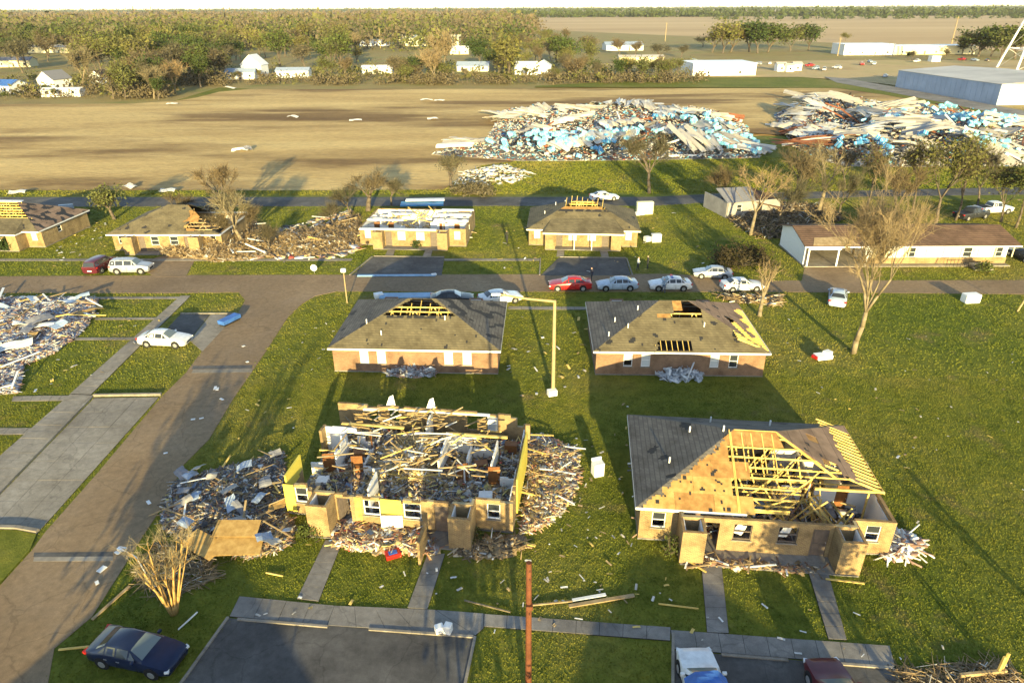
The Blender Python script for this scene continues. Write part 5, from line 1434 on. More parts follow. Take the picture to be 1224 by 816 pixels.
def car(name, label, loc, heading, paint, spec=SEDAN, group=None, z=0, sc=1.0, doors=True, bed=False, smashed=False, lightbar=False):
    root = thing(name, label, 'car' if spec is not PICK else 'truck', (loc[0], loc[1], z), heading, group)
    root.scale = (sc, sc, sc)
    rings = [ring(s) for s in spec['st']]; n = len(rings[0]); b = MB()
    V = [p for r_ in rings for p in r_]; F = []
    for i in range(len(rings) - 1):
        for j in range(n - 1): F.append((i * n + j, i * n + j + 1, (i + 1) * n + j + 1, (i + 1) * n + j))
        F.append((i * n + n - 1, i * n, (i + 1) * n, (i + 1) * n + n - 1))
    F.append(tuple(range(n))); F.append(tuple(range((len(rings) - 1) * n, len(rings) * n)))
    b.add(V, F); me = b.mesh('body', M[paint], True)
    body = link('body', me, root)
    m = body.modifiers.new('edge', 'EDGE_SPLIT'); m.split_angle = R(38)
    def pane(name, pts, mat='glass', shrink=.90, off=.014, par=root):
        c = sum(pts, Vector()) / len(pts); nn = (pts[1] - pts[0]).cross(pts[2] - pts[0]).normalized()
        if nn.dot(c - Vector((0, 0, .7))) < 0: nn = -nn
        P = [c + (p - c) * shrink + nn * off for p in pts]; Q = [p - nn * (off + .02) for p in P]
        k = len(P); q = MB(); q.add(P + Q, [tuple(range(k))] + [(i, (i + 1) % k, k + (i + 1) % k, k + i) for i in range(k)])
        return q.build(name, M[mat], par)
    cabs = [i for i, s in enumerate(spec['st']) if s['cab']]
    f0, f1 = cabs[0], cabs[-1]
    c = n // 2
    wm = 'screen_glass' if not smashed else 'blind'
    def screen(nm, lo, hi, mat, e=.07):
        A = [lo[j].lerp(hi[j], e) for j in range(c - 2, c + 3)]; B = [lo[j].lerp(hi[j], 1 - e) for j in range(c - 2, c + 3)]
        for L_ in (A, B):
            L_[0] = L_[0].lerp(L_[1], .22); L_[-1] = L_[-1].lerp(L_[-2], .22)
        nn = (A[-1] - A[0]).cross(B[2] - A[2]).normalized()
        if nn.z < 0: nn = -nn
        q = MB(); k = len(A); P = [p + nn * .016 for p in A + B]; Q = [p - nn * .01 for p in A + B]
        q.add(P + Q, [(i, i + 1, k + i + 1, k + i) for i in range(k - 1)] + [(2 * k + i, 2 * k + k + i, 2 * k + k + i + 1, 2 * k + i + 1) for i in range(k - 1)] + [(i, 2 * k + i, 2 * k + i + 1, i + 1) for i in range(k - 1)] + [(k + i, k + i + 1, 3 * k + i + 1, 3 * k + i) for i in range(k - 1)] + [(0, k, 3 * k, 2 * k), (k - 1, 3 * k - 1, 4 * k - 1, 2 * k - 1)])
        return q.build(nm, M[mat], root)
    screen('windscreen', rings[f0 - 1], rings[f0], wm)
    screen('rear_window', rings[f1 + 1], rings[f1], 'glass', .1)
    for sd in (0, 1):
        jb, jt = (4, 5) if sd == 0 else (n - 5, n - 6)
        for i in range(f0, f1):
            pane('side_window', [rings[i][jb], rings[i + 1][jb], rings[i + 1][jt], rings[i][jt]], shrink=.86)
        pane('quarter_window', [rings[f0 - 1][jb].lerp(rings[f0][jb], .35), rings[f0][jb], rings[f0][jt]], shrink=.78)
        pane('quarter_window', [rings[f1 + 1][jb].lerp(rings[f1][jb], .35), rings[f1][jb], rings[f1][jt]], shrink=.78)
        sg = 1 if sd == 0 else -1
        w = spec['st'][f0]['w']; zt = spec['st'][f0]['zt']
        for xd in (spec['st'][f0]['x'] - .72, spec['st'][f0]['x'] - 1.42, spec['st'][f0]['x'] + .45):
            q = MB(); q.mm((xd - .008, sg * (w + .002), .3), (xd + .008, sg * (w + .014), zt - .12)); q.build('door_gap', M['dark'], root)
        for xd in (spec['st'][f0]['x'] - .58, spec['st'][f0]['x'] - 1.30):
            q = MB(); q.mm((xd - .09, sg * (w + .003), zt - .22), (xd + .09, sg * (w + .028), zt - .19)); q.build('door_handle', M['rim'], root)
        q = MB(); q.box((spec['st'][f0]['x'] + .38, sg * (w + .08), zt + .04), (.12, .2, .13)); q.build('mirror', M[paint], root)
        for xw in spec['wheels']:
            r = spec['r']
            q = MB(); q.tube((xw, sg * (w - .02), r + .03), (xw, sg * (w + .012), r + .03), r + .075, r + .075, 18); q.build('wheel_arch', M['dark'], root)
            q = MB(); q.tube((xw, sg * (w - .2), r), (xw, sg * (w + .035), r), r, r, 18); tyre = q.build('wheel', M['rubber'], root)
            q = MB(); q.tube((xw, sg * (w + .02), r), (xw, sg * (w + .045), r), r * .64, r * .6, 12); q.build('rim', M['rim'], tyre)
        s1, s9 = spec['st'][1], spec['st'][-2]
        q = MB(); q.box((s1['x'] - .05, sg * (s1['w'] - .12), s1['zt'] - .09), (.2, .34, .12), -sg * .35); q.build('headlight', M['lamp_clear'], root)
        q = MB(); q.box((s9['x'] - .08, sg * (s9['w'] - .13), s9['zt'] - .14), (.2, .3, .15), sg * .25); q.build('taillight', M['lamp_red'], root)
    s0, s9 = spec['st'][0], spec['st'][-1]
    q = MB(); q.mm((s0['x'] - .03, -.45, s0['zb'] + .06), (s0['x'] + .02, .45, s0['zt'] - .06)); q.build('grille', M['dark'], root)
    q = MB(); q.mm((s9['x'] - .02, -.26, s9['zb'] + .2), (s9['x'] + .03, .26, s9['zb'] + .33)); q.build('number_plate', M['lamp_clear'], root)
    q = MB(); q.mm((s9['x'] - .04, -.7, s9['zb'] - .02), (s9['x'] + .1, .7, s9['zb'] + .12)); q.build('bumper', M[paint], root)
    if spec is PICK:
        q = MB(); q.mm((-2.62, -.78, 1.0), (-1.05, .78, 1.19)); q.build('bed_cover', M['dark'], root)
    if lightbar:
        q = MB(); q.mm((-.25, -.5, 1.47), (.0, -.02, 1.58)); q.build('light_bar', M['lamp_red'], root)
        q = MB(); q.mm((-.25, .02, 1.47), (.0, .5, 1.58)); q.build('light_bar', M['paint_blue'], root)
    return root
def head(p, q):
    a, b = G(*p), G(*q); d = b - a
    return math.atan2(d.y, d.x)
car('sedan', 'dark blue sedan parked on the grass by the many-stemmed tree', G(168, 787), head((125, 783), (212, 802)), 'paint_navy', sc=.98)
cw = car('sedan', 'white car with a blue tarp over its roof, nosed into the parking bay', G(842, 836), R(91), 'paint_white')
b = MB(); nu, nv = 14, 12; rr = random.Random(6); P = []
for i in range(nu + 1):
    for j in range(nv + 1):
        u = -1.9 + 2.25 * i / nu; v = -1.02 + 2.04 * j / nv; e = max(0, abs(v) - .56)
        P.append((u, v if abs(v) < .62 else v * .97, 1.52 - e * 1.05 - max(0, -1.2 - u) * .72 + .035 * math.sin(u * 9 + v * 4) + rr.uniform(-.012, .012)))
b.add(P, [(i * (nv + 1) + j, (i + 1) * (nv + 1) + j, (i + 1) * (nv + 1) + j + 1, i * (nv + 1) + j + 1) for i in range(nu) for j in range(nv)])
tb = b.build('tarp', M['tarp_blue']); tb.location = cw.location; tb.rotation_euler = cw.rotation_euler; tag(tb, 'crumpled blue tarp lying over the white car', 'tarp')
car('sedan', 'dark maroon car nosed into the parking bay', G(1004, 850), R(92), 'paint_maroon')
car('sedan', 'bright red sedan in the street with a person at its door', G(681, 345), R(180), 'paint_red', sc=1.02)
car('sedan', 'silver-blue sedan between the red car and the white police car', G(737, 345), R(182), 'paint_pale_blue', sc=.98)
car('sedan', 'white police car with roof light bar in the street', G(800, 345), R(180), 'paint_white', lightbar=True)
car('sedan', 'silver and dark sedan parked by the brown bush', G(851, 331), R(172), 'paint_silver', sc=.95)
car('sedan', 'white sedan behind the small bare tree in the street', G(886, 346), R(4), 'paint_white', sc=.98)
car('sedan', 'white sedan parked across the left walk beside the asphalt bay', G(199, 411), head((170, 410), (228, 412)), 'paint_white')
car('suv', 'silver sport utility vehicle parked by the half-buried house', G(159, 325), R(2), 'paint_silver', SUV)
car('suv', 'dark red sport utility vehicle parked tail to the street', G(122, 322), R(88), 'paint_maroon', SUV)
car('wrecked_car', 'smashed white car on the street behind the house with bare trusses', G(598, 361), R(20), 'paint_white', smashed=True)
car('wrecked_car', 'smashed dark car on the street beside the smashed white car', G(541, 362), R(5), 'paint_dark', smashed=True)
car('wrecked_car', 'crumpled pale blue car in the twigs of the tall bare tree', G(1000, 360), R(65), 'paint_pale_blue', smashed=True)
car('pickup', 'white pickup truck parked behind the green tree', XY(1186, 104), R(8), 'paint_white', PICK)
car('pickup', 'dark pickup truck parked beside the white pickup', XY(1160, 101), R(20), 'paint_dark', PICK)
car('sedan', 'dark car parked at the end of the long white house', XY(1222, 82.5), R(95), 'paint_dark')
car('wrecked_car', 'white car on the back street behind the house with ridge trusses', XY(722, 113), R(10), 'paint_white', smashed=True)
rd = random.Random(9)
for i, (px, Y) in enumerate(((975, 372), (985, 366), (1000, 377), (968, 392), (1030, 400), (1045, 402), (1058, 330), (1096, 420), (1150, 432), (1165, 428), (1180, 425), (880, 410), (905, 405), (920, 408), (830, 430), (815, 420), (1040, 418))):
    c_ = rd.choice(['white', 'silver', 'dark', 'blue', 'red'])
    car('distant_car', '%s vehicle in the far lots beyond the fallen warehouse' % c_, XY(px, Y), rd.uniform(0, 6.28), {'white': 'paint_white', 'silver': 'paint_silver', 'dark': 'paint_dark', 'blue': 'paint_pale_blue', 'red': 'paint_red'}[c_], rd.choice([SEDAN, SUV, PICK]), 'vehicles in the far lots', z=-.05)

# ------------------------------------------------------------------ people
def person(label, loc, face, top, legs, pose=0):
    m, nt, b = newmat('clothes')
    tc = nt.nodes.new('ShaderNodeTexCoord'); sx = nt.nodes.new('ShaderNodeSeparateXYZ'); nt.links.new(tc.outputs['Object'], sx.inputs[0])
    dv = nd(nt, 'ShaderNodeMath', operation='DIVIDE'); dv.inputs[1].default_value = 1.8; nt.links.new(sx.outputs[2], dv.inputs[0])
    r_ = nt.nodes.new('ShaderNodeValToRGB'); r_.color_ramp.interpolation = 'CONSTANT'; el = r_.color_ramp.elements
    for k in range(3): el.new(.5)
    for e, (p, c) in zip(el, ((0, (.03, .025, .02)), (.055, legs), (.53, top), (.845, (.42, .27, .19)), (.945, (.04, .025, .015)))): e.position = p; e.color = (*c, 1)
    nt.links.new(dv.outputs[0], r_.inputs[0]); nt.links.new(r_.outputs[0], b.inputs['Base Color'])
    J = {'pel': (0, 0, .95), 'wai': (0, 0, 1.12), 'che': (.02, 0, 1.36), 'nec': (.02, 0, 1.50), 'hea': (.04, 0, 1.60), 'top': (.03, 0, 1.72), 'nose': (.12, 0, 1.63)}
    for s, n in ((1, 'l'), (-1, 'r')):
        f = .16 * s * (1 if pose else .4)
        J.update({'hip' + n: (0, .1 * s, .92), 'kne' + n: (.04 + f * .6, .11 * s, .50), 'ank' + n: (-.02 + f, .12 * s, .08), 'toe' + n: (.16 + f, .13 * s, .04),
                  'sho' + n: (.0, .19 * s, 1.42), 'elb' + n: (-.02 - f * .4, .26 * s, 1.14), 'wri' + n: (.12 + (.16 if pose and s > 0 else 0) - f * .3, .25 * s, .92 + (.16 if pose and s > 0 else 0))})
        for k in range(4): J['fi%d' % k + n] = (J['wri' + n][0] + .09 + .012 * (k % 2), J['wri' + n][1] + .03 * s * (k - 1.5) * .6, J['wri' + n][2] - .10 + .01 * k)
        J['thu' + n] = (J['wri' + n][0] + .08, J['wri' + n][1] - .05 * s, J['wri' + n][2] - .02)
    Rr = {'pel': .13, 'wai': .12, 'che': .145, 'nec': .058, 'hea': .10, 'top': .085, 'nose': .03, 'hip': .095, 'kne': .06, 'ank': .045, 'toe': .04, 'sho': .07, 'elb': .045, 'wri': .032, 'fi': .010, 'thu': .012}
    E = [('pel', 'wai'), ('wai', 'che'), ('che', 'nec'), ('nec', 'hea'), ('hea', 'top'), ('hea', 'nose')]
    for n in 'lr': E += [('pel', 'hip' + n), ('hip' + n, 'kne' + n), ('kne' + n, 'ank' + n), ('ank' + n, 'toe' + n), ('che', 'sho' + n), ('sho' + n, 'elb' + n), ('elb' + n, 'wri' + n), ('wri' + n, 'thu' + n)] + [('wri' + n, 'fi%d' % k + n) for k in range(4)]
    ks = list(J); ix = {k: i for i, k in enumerate(ks)}
    me = bpy.data.meshes.new('person'); me.from_pydata([J[k] for k in ks], [(ix[a], ix[c]) for a, c in E], []); me.materials.append(m)
    o = link('person', me, None, (loc[0], loc[1], .0), (0, 0, face)); tag(o, label, 'person', 'people on the lawn and street')
    o.modifiers.new('skin', 'SKIN')
    for k in ks:
        rr = Rr.get(k) or Rr.get(k[:-1]) or Rr.get(k[:2]) or .05
        sv_ = me.skin_vertices[0].data[ix[k]]; sv_.radius = (rr, rr * (.75 if k in ('che', 'wai') else 1)); sv_.use_root = (k == 'pel')
    sb = o.modifiers.new('sub', 'SUBSURF'); sb.levels = 1; sb.render_levels = 1
person('person in a white top and dark trousers facing another on the lawn', G(762, 323), R(0), (.65, .64, .62), (.03, .03, .04), 1)
person('person in all dark clothes standing on the lawn', G(774, 321.5), R(175), (.025, .025, .03), (.03, .03, .035), 0)
person('person in dark clothes beside the red sedan', G(707, 336), R(200), (.03, .03, .05), (.04, .04, .05), 0)
person('person in a pale top leaning at the white police car', G(793, 350), R(90), (.25, .32, .42), (.06, .08, .14), 1)
person('person in dark clothes standing between the two back-row duplexes', G(606, 290), R(250), (.03, .03, .03), (.03, .03, .035), 1)

# ------------------------------------------------------------------ poles, lamps, small solid things
def at(px, Y, z=0): return XY(px, Y, z)
p = at(631.5, 20.2); top = ZAT(630, 672, 20.2)
up = thing('utility_pole', 'russet wooden utility pole standing between the parking bays', 'pole', p)
b = MB(); b.tube((0, 0, -.3), (-.04, 0, top), .15, .11, 12); b.build('shaft', M['pole_brown'], up)
b = MB(); b.box((0, -.12, ZAT(632, 722, 20.2)), (.26, .22, .2)); b.build('bracket', M['pole_brown'], up)
for z in (top - .3, top - .75, top - 2.6):
    b = MB(); b.tube((0, -.25, z), (0, .25, z), .018, .018, 6); b.build('bolt', M['rust'], up)
base = G(661, 471); Yb = base.y; th = ZAT(660, 359, Yb)
lp = thing('light_pole', 'tall pale light pole with a long side arm between the duplexes', 'pole', base)
b = MB(); b.tube((0, 0, -.3), (-.05, 0, th), .16, .12, 12); b.build('shaft', M['pole_pale'], lp)
xl = at(596, Yb, th).x - base.x
b = MB(); b.tube((.05, 0, th - .1), (xl * .5, .1, th + .1), .11, .09, 8); b.tube((xl * .5, .1, th + .1), (xl, .2, th + .45), .09, .07, 8); b.build('arm', M['pole_pale'], lp)
b = MB(); b.box((xl - .2, .2, th + .45), (.7, .25, .14)); b.build('lamp_head', M['white_metal'], lp)
b = MB(); b.box((-.1, -.3, .35), (.75, .5, .5), .3); tag(b.build('meter_box', M['white']), 'white box lying at the foot of the pale light pole', 'box').location = base
def post(label, px, py, h, r, mat, headsize=None, headmat='tank_white', lean=0.0):
    o = thing('lamp_post', label, 'post', G(px, py)); b = MB(); b.tube((0, 0, -.1), (lean, 0, h), r, r * .8, 8); b.build('shaft', M[mat], o)
    if headsize:
        b = MB(); b.box((lean, 0, h + headsize[2] / 2), headsize); b.build('lamp_head', M[headmat], o)
post('thin pale post with a white box top at the street junction', 415, 362, 3.6, .07, 'pole_pale', (.5, .35, .35))
post('pale leaning post on the lawn by the street end', 1216, 372, 3.4, .09, 'pole_pale', None, lean=.9)
o = thing('dish_sign', 'round white disc on a short post beside the middle street', 'sign', G(376, 327)); b = MB(); b.tube((0, 0, 0), (0, 0, .9), .04, .04, 6); b.build('post', M['rim'], o); b = MB(); b.tube((0, -.05, .75), (0, .03, .75), .4, .4, 18); b.build('disc', M['tank_white'], o)
for px, Yp, h in ((968 + 168, 560, 22), (795, 700, 16), (1001, 480, 11), (1030 + 130, 500, 10), (455, 600, 15)):
    o = thing('utility_pole', 'pale wooden utility pole standing by the far lots', 'pole', XY(px, Yp, -.3), 0, 'far utility poles'); b = MB(); b.tube((0, 0, 0), (0, 0, h), .35, .22, 6); b.build('shaft', M['pole_pale'], o); b = MB(); b.beam((-1.2, 0, h - 1), (1.2, 0, h - 1), .15, .15); b.build('crossarm', M['pole_pale'], o)
# street lamp arm snapped beside the many-stemmed tree
o = thing('street_lamp', 'leaning street lamp with white head beside the many-stemmed tree', 'lamp', G(176, 690)); b = MB(); b.tube((0, 0, -.1), (-.3, .1, 1.4), .05, .045, 8); b.tube((-.3, .1, 1.4), (-.95, .3, 1.75), .045, .035, 8); b.build('arm', M['white_metal'], o); b = MB(); b.box((-1.15, .35, 1.82), (.5, .22, .12), -.2); b.build('lamp_head', M['tank_white'], o)
def solid(name, label, cat, px, py, parts, rz=0, group=None):
    o = thing(name, label, cat, G(px, py), rz, group)
    for nm, c, d, r_, m in parts:
        b = MB(); b.box(c, d, r_, 0); q = b.build(nm, M[m], o)
        mo = q.modifiers.new('bevel', 'BEVEL'); mo.width = min(d) * .12; mo.segments = 2
    return o
solid('washing_machine', 'white box appliance standing alone on the lawn between the front houses', 'appliance', 714, 567, [('body', (0, 0, .5), (.75, .7, 1.0), 0, 'tank_white'), ('lid', (0, 0, 1.03), (.72, .66, .06), 0, 'white'), ('control_panel', (0, .3, 1.15), (.74, .1, .2), 0, 'white_metal')], .3)
solid('rubbish_bags', 'white bags set on the kerb of the front parking bay', 'bags', 530, 755, [('bag', (-.2, 0, .25), (.45, .4, .4), .4, 'tank_white'), ('bag', (.25, -.05, .33), (.4, .42, .55), -.3, 'white')])
solid('propane_tank', 'white domed tank on the lawn by the street', 'tank', 1159, 361, [('shell', (0, 0, .5), (1.7, 1.0, 1.0), .1, 'tank_white'), ('foot', (0, 0, .05), (1.2, .8, .16), .1, 'concrete')])
solid('mattress', 'white crumpled mattress with a red cloth lying on the open lawn', 'mattress', 983, 429, [('pad', (0, 0, .3), (1.5, .9, .4), .2, 'tank_white'), ('cloth', (-.7, -.1, .3), (.5, .6, .3), .5, 'lamp_red'), ('fold', (.4, .1, .6), (.7, .6, .35), .5, 'white')])
solid('white_tent', 'white leaning sheet panel behind the house with ridge trusses', 'panel', 770, 256, [('panel', (0, 0, 1.0), (2.6, .9, 2.0), .1, 'cream'), ('flap', (-.8, -.6, .3), (1.4, .6, .5), .3, 'white')])
solid('chest_freezer', 'white chest freezer dumped beside the house with ridge trusses', 'appliance', 784, 289, [('body', (0, 0, .5), (1.3, .8, 1.0), .1, 'tank_white'), ('lid', (0, 0, 1.06), (1.32, .82, .1), .1, 'white'), ('debris', (-1.2, .1, .4), (.8, .8, .7), .5, 'white_metal')])
solid('trailer', 'blue tarped trailer parked at the edge of the left road', 'trailer', 275, 386, [('tarp', (0, 0, .45), (.9, 2.3, .4), -.45, 'tarp_blue'), ('frame', (0, 0, .16), (.7, 2.1, .2), -.45, 'dark')])
solid('roof_sheet', 'long pale blue sheet of roofing lying across the middle street', 'roof sheet', 487, 357, [('sheet', (0, 0, .3), (6.0, 1.4, .35), .03, 'sheet_blue'), ('fold', (-3.2, .2, .35), (1.0, .8, .5), .4, 'white_metal')])
solid('roof_strip', 'pale blue metal strip along the kerb of the dark drive', 'roof sheet', 474, 330, [('strip', (0, 0, .1), (9.4, .5, .12), 0, 'sheet_blue'), ('fold', (4.5, .1, .16), (.6, .4, .2), .4, 'white_metal')])
solid('blue_roof_piece', 'blue roof wreck behind the white-topped duplex', 'roof piece', 505, 250, [('slab', (0, 0, .9), (6.8, 2.4, .25), .05, 'bundle_deep'), ('slab', (.4, .9, 1.3), (6.2, 1.2, .2), .05, 'white_metal'), ('prop', (-2, 0, .4), (.4, 1.6, .8), .05, 'old_lumber'), ('prop', (2, 0, .4), (.4, 1.6, .8), .05, 'old_lumber')])
solid('roof_piece', 'pale blue torn sheet behind the house with the white ridge sheet', 'roof piece', 82, 258, [('sheet', (0, 0, .9), (2.0, .3, 1.8), .3, 'paint_pale_blue'), ('sheet', (1.4, .5, .3), (3, 1, .3), .1, 'dark')])
for i, (px, py, w) in enumerate(((100, 168 + 12, 0),)): pass
fw = thing('field_wreck', 'white crumpled sheet with a grey fold lying alone in the ploughed field', 'sheet', G(287, 181))
link('sheet', unit_sheet('tank_white', 1), fw, (0, 0, .6), (.2, .05, .1), (3.6, 1.5, 2.0)); link('fold', unit_sheet('grey_roof', 2), fw, (1.7, .3, .7), (.5, .1, .5), (1.8, 1.2, 1.6))
for px, py, w in ((350, 139, 3.5), (425, 143, 4), (517, 141, 3.5), (510, 119, 5), (525, 119.5, 4), (205, 123.5, 4), (275, 104.5, 5), (1047, 121, 4), (20, 229, 3), (200, 227, 3), (155, 222, 2)):
    tag(link('roof_scrap', unit_sheet('sheet_c', int(px) % 4), None, G(px, py, .55), (.1, .05, .1 * (px % 7 - 3)), (w * .9, 1.6, 1.6)), 'pale crumpled roofing sheet blown onto the ploughed field', 'sheet', 'sheets on the field')
solid('timber_frame', 'leaning broken timber posts at the lawn corner by the maroon car', 'posts', 1194, 806, [('post', (-.1, 0, .6), (.12, .12, 1.3), .2, 'lumber'), ('post', (.12, .1, .65), (.12, .12, 1.4), .5, 'lumber'), ('rail', (-.9, -.1, .25), (2.4, .16, .2), .1, 'old_lumber')])

# ------------------------------------------------------------------ rubble fields
CL = gp([(199, 603), (208, 578), (250, 564), (300, 553), (337, 540), (341, 612), (352, 632), (345, 652), (300, 668), (262, 656), (215, 642), (195, 628)])
rubble('rubble', 'mixed house rubble between the road and the roofless brick house', 'rubble', CL, 14000, .7, 101, soft=2.2, size=.5, pal=[((.55, .53, .5), 2), ((.35, .25, .13), 4), ((.22, .15, .1), 4), ((.15, .145, .15), 4), ((.07, .065, .065), 4), ((.25, .14, .1), 2), ((.32, .31, .3), 3), ((.16, .22, .32), .8), ((.5, .4, .15), 1)])
pieces('broken_board', 'splintered board on the rubble between road and roofless house', 'board', 'boards beside the roofless house', CL, 26, 102, ['lumber', 'old_lumber', 'white', 'old_lumber'], ((.8, 2.4), (.06, .13), (.03, .06)), lambda x, y: .45, .2)
pieces('torn_sheet', 'bent sheet of cladding on the rubble between road and roofless house', 'sheet', 'sheets beside the roofless house', CL, 20, 103, ['sheet_b', 'grey_roof', 'sheet_a', 'osb', 'grey_roof', 'blue_roof'], ((.6, 1.5), (.4, .8), (.04, .05)), lambda x, y: .65, .25, True)
for px, py, w, d_, a, lab in ((283, 631, 2.6, 1.25, .05, 'yellow plywood sheet on top of the rubble beside the road'), (243, 650, 2.5, 1.3, -.5, 'tan plywood sheet leaning at the lawn edge of the rubble'), (285, 652, 2.7, 1.3, .1, 'tan plywood sheet lying flat at the lawn edge of the rubble')):
    b = MB(); b.box((0, 0, 0), (w, d_, .03)); o = b.build('plywood_sheet', M['osb']); o.location = G(px, py, .95 if py < 640 else .6); o.rotation_euler = (.18, .05, a); tag(o, lab, 'plywood')
CRt = gp([(631, 520), (654, 522), (689, 540), (691, 573), (681, 600), (655, 626), (622, 640), (632, 570)])
rubble('rubble', 'board and brick rubble along the far end wall of the roofless house', 'rubble', CRt, 7500, .5, 111, size=.5, soft=1.6, pal=PAL_HOUSE + [((.34, .17, .11), 4), ((.6, .45, .2), 3)])
pieces('broken_board', 'long pale board on the rubble at the end wall of the roofless house', 'board', 'boards at the end wall of the roofless house', CRt, 14, 112, ['lumber', 'old_lumber', 'white'], ((.9, 2.6), (.06, .13), (.03, .06)), lambda x, y: .3, .15, yaw=0)
CF = gp([(398, 626), (505, 637), (522, 662), (460, 660), (402, 652)])
rubble('rubble', 'low brick rubble on the porch of the roofless house', 'rubble', CF, 2600, .4, 121, size=.7, soft=1.0, pal=PAL_HOUSE + [((.34, .17, .11), 5)], base=.1, kinds=(.25, .25, .5))
CF2 = gp([(540, 642), (620, 640), (632, 655), (600, 668), (545, 664)])
rubble('rubble', 'splintered board litter under the closet of the roofless house', 'rubble', CF2, 500, .3, 122, soft=.8, pal=PAL_TIMBER, size=.7)
solid('sign_board', 'red and blue box lying on the grass before the roofless house', 'box', 470, 664, [('board', (0, 0, .15), (.9, .6, .3), .4, 'lamp_red'), ('face', (0, -.05, .32), (.5, .3, .05), .4, 'paint_blue'), ('plank', (-.7, .5, .25), (.3, 1.6, .12), -.5, 'old_lumber')])
SL = gp([(-90, 357), (116, 357), (113, 376), (96, 400), (62, 424), (28, 437), (22, 470), (-90, 480)])
flat('house_slab', SL, .1, 'old_concrete')
rubble('rubble', 'wide spread of house rubble on a bare slab beside the left walk', 'rubble', SL, 17000, .4, 131, PAL_SLAB, .62, .1, 2.0, (.3, .4, .3))
pieces('torn_sheet', 'torn wall sheet on the rubble-covered slab', 'sheet', 'sheets on the bare slab', SL, 34, 132, ['white_metal', 'drywall', 'osb', 'paint_pale_blue', 'grey_roof'], ((1.4, 3.4), (.8, 1.5), (.04, .05)), lambda x, y: .45, .12, True)
pieces('broken_board', 'broken board on the rubble-covered slab', 'board', 'boards on the bare slab', SL, 40, 133, ['lumber', 'old_lumber', 'white'], ((1.5, 4), (.12, .25), (.05, .08)), lambda x, y: .45, .12)
AR = gp([(228, 304), (240, 285), (268, 262), (300, 262), (330, 280), (395, 268), (430, 256), (434, 292), (400, 305), (330, 308), (255, 314)])
rubble('rubble', 'heap of splintered timber and branches beside the half-buried house', 'rubble', AR, 15000, 1.1, 141, PAL_TIMBER, .62, 0, 4, (.84, .06, .10), tilt=.75, thin=.6)
AR2 = gp([(190, 305), (200, 262), (270, 250), (285, 300), (255, 312)])
rubble('rubble', 'splintered timber piled over the end of the half-buried house', 'rubble', AR2, 11000, 3.0, 142, PAL_TIMBER, .75, 0, 3.5, (.88, .05, .07), tilt=.85, thin=.6)
pieces('broken_board', 'pale broken beam in the timber heap beside the half-buried house', 'board', 'beams in the timber heap', AR, 16, 143, ['old_lumber', 'white', 'lumber', 'bare_wood'], ((1.2, 3.5), (.1, .2), (.08, .12)), lambda x, y: .5, .3)
rubble('rubble', 'scattered pale litter on the lawn before the white-topped duplex', 'rubble', gp([(300, 310), (330, 275), (420, 250), (432, 300), (400, 309)]), 500, .15, 144, PAL_HOUSE, 1.4, 0, 1, (.4, .35, .25), tilt=.2)
rubble('rubble', 'white scrap heap at the end wall of the torn-open house', 'rubble', gp([(1060, 636), (1085, 640), (1103, 655), (1085, 668), (1058, 668)]), 380, .5, 151, [((.74, .72, .68), 4), ((.3, .19, .15), 3), ((.55, .53, .5), 2)], .9, 0, .8)
rubble('rubble', 'grey torn sheet junk at the rear wall of the duplex with bare trusses', 'rubble', gp([(462, 440), (525, 441), (520, 450), (465, 450)]), 240, .8, 152, [((.3, .31, .33), 4), ((.6, .6, .6), 2), ((.3, .2, .15), 2)], 1.0, 0, .7, (.2, .6, .2), tilt=.8)
rubble('rubble', 'grey torn sheet junk at the rear wall of the duplex with eave holes', 'rubble', gp([(782, 443), (838, 444), (836, 455), (790, 455)]), 220, .8, 153, [((.4, .42, .45), 4), ((.65, .65, .65), 3)], 1.0, 0, .7, (.2, .6, .2), tilt=.8)
rubble('rubble', 'white wreckage at the street edge before the fallen warehouse', 'rubble', gp([(540, 222), (556, 205), (600, 198), (640, 208), (612, 220)]), 420, .9, 154, [((.72, .7, .66), 5), ((.4, .3, .2), 3), ((.3, .36, .4), 1)], 1.2, 0, 2)
rubble('rubble', 'brick and board litter on the porch of the torn-open house', 'rubble', gp([(818, 664), (985, 677), (980, 687), (900, 680), (822, 677)]), 260, .18, 155, PAL_TIMBER + [((.26, .15, .1), 4)], .6, 0, .6)
rubble('rubble', 'brown branch litter along the edge of the middle street by the police cars', 'rubble', gp([(855, 352), (935, 354), (930, 366), (870, 360)]), 260, .4, 156, PAL_TIMBER, 1.0, 0, 1, (.85, .05, .1))
rubble('rubble', 'dry branch litter on the grass near the many-stemmed tree', 'rubble', gp([(160, 690), (185, 650), (250, 655), (262, 690), (235, 705), (190, 715)]), 600, .3, 157, PAL_TIMBER, .8, 0, 1.5, (.95, .01, .04), thin=.35)
rubble('rubble', 'dry branch litter at the lawn corner by the maroon car', 'rubble', gp([(1070, 800), (1200, 790), (1224, 812), (1224, 840), (1075, 840)]), 700, .22, 158, PAL_TIMBER, .8, 0, 1.5, (.95, .01, .04), thin=.4)
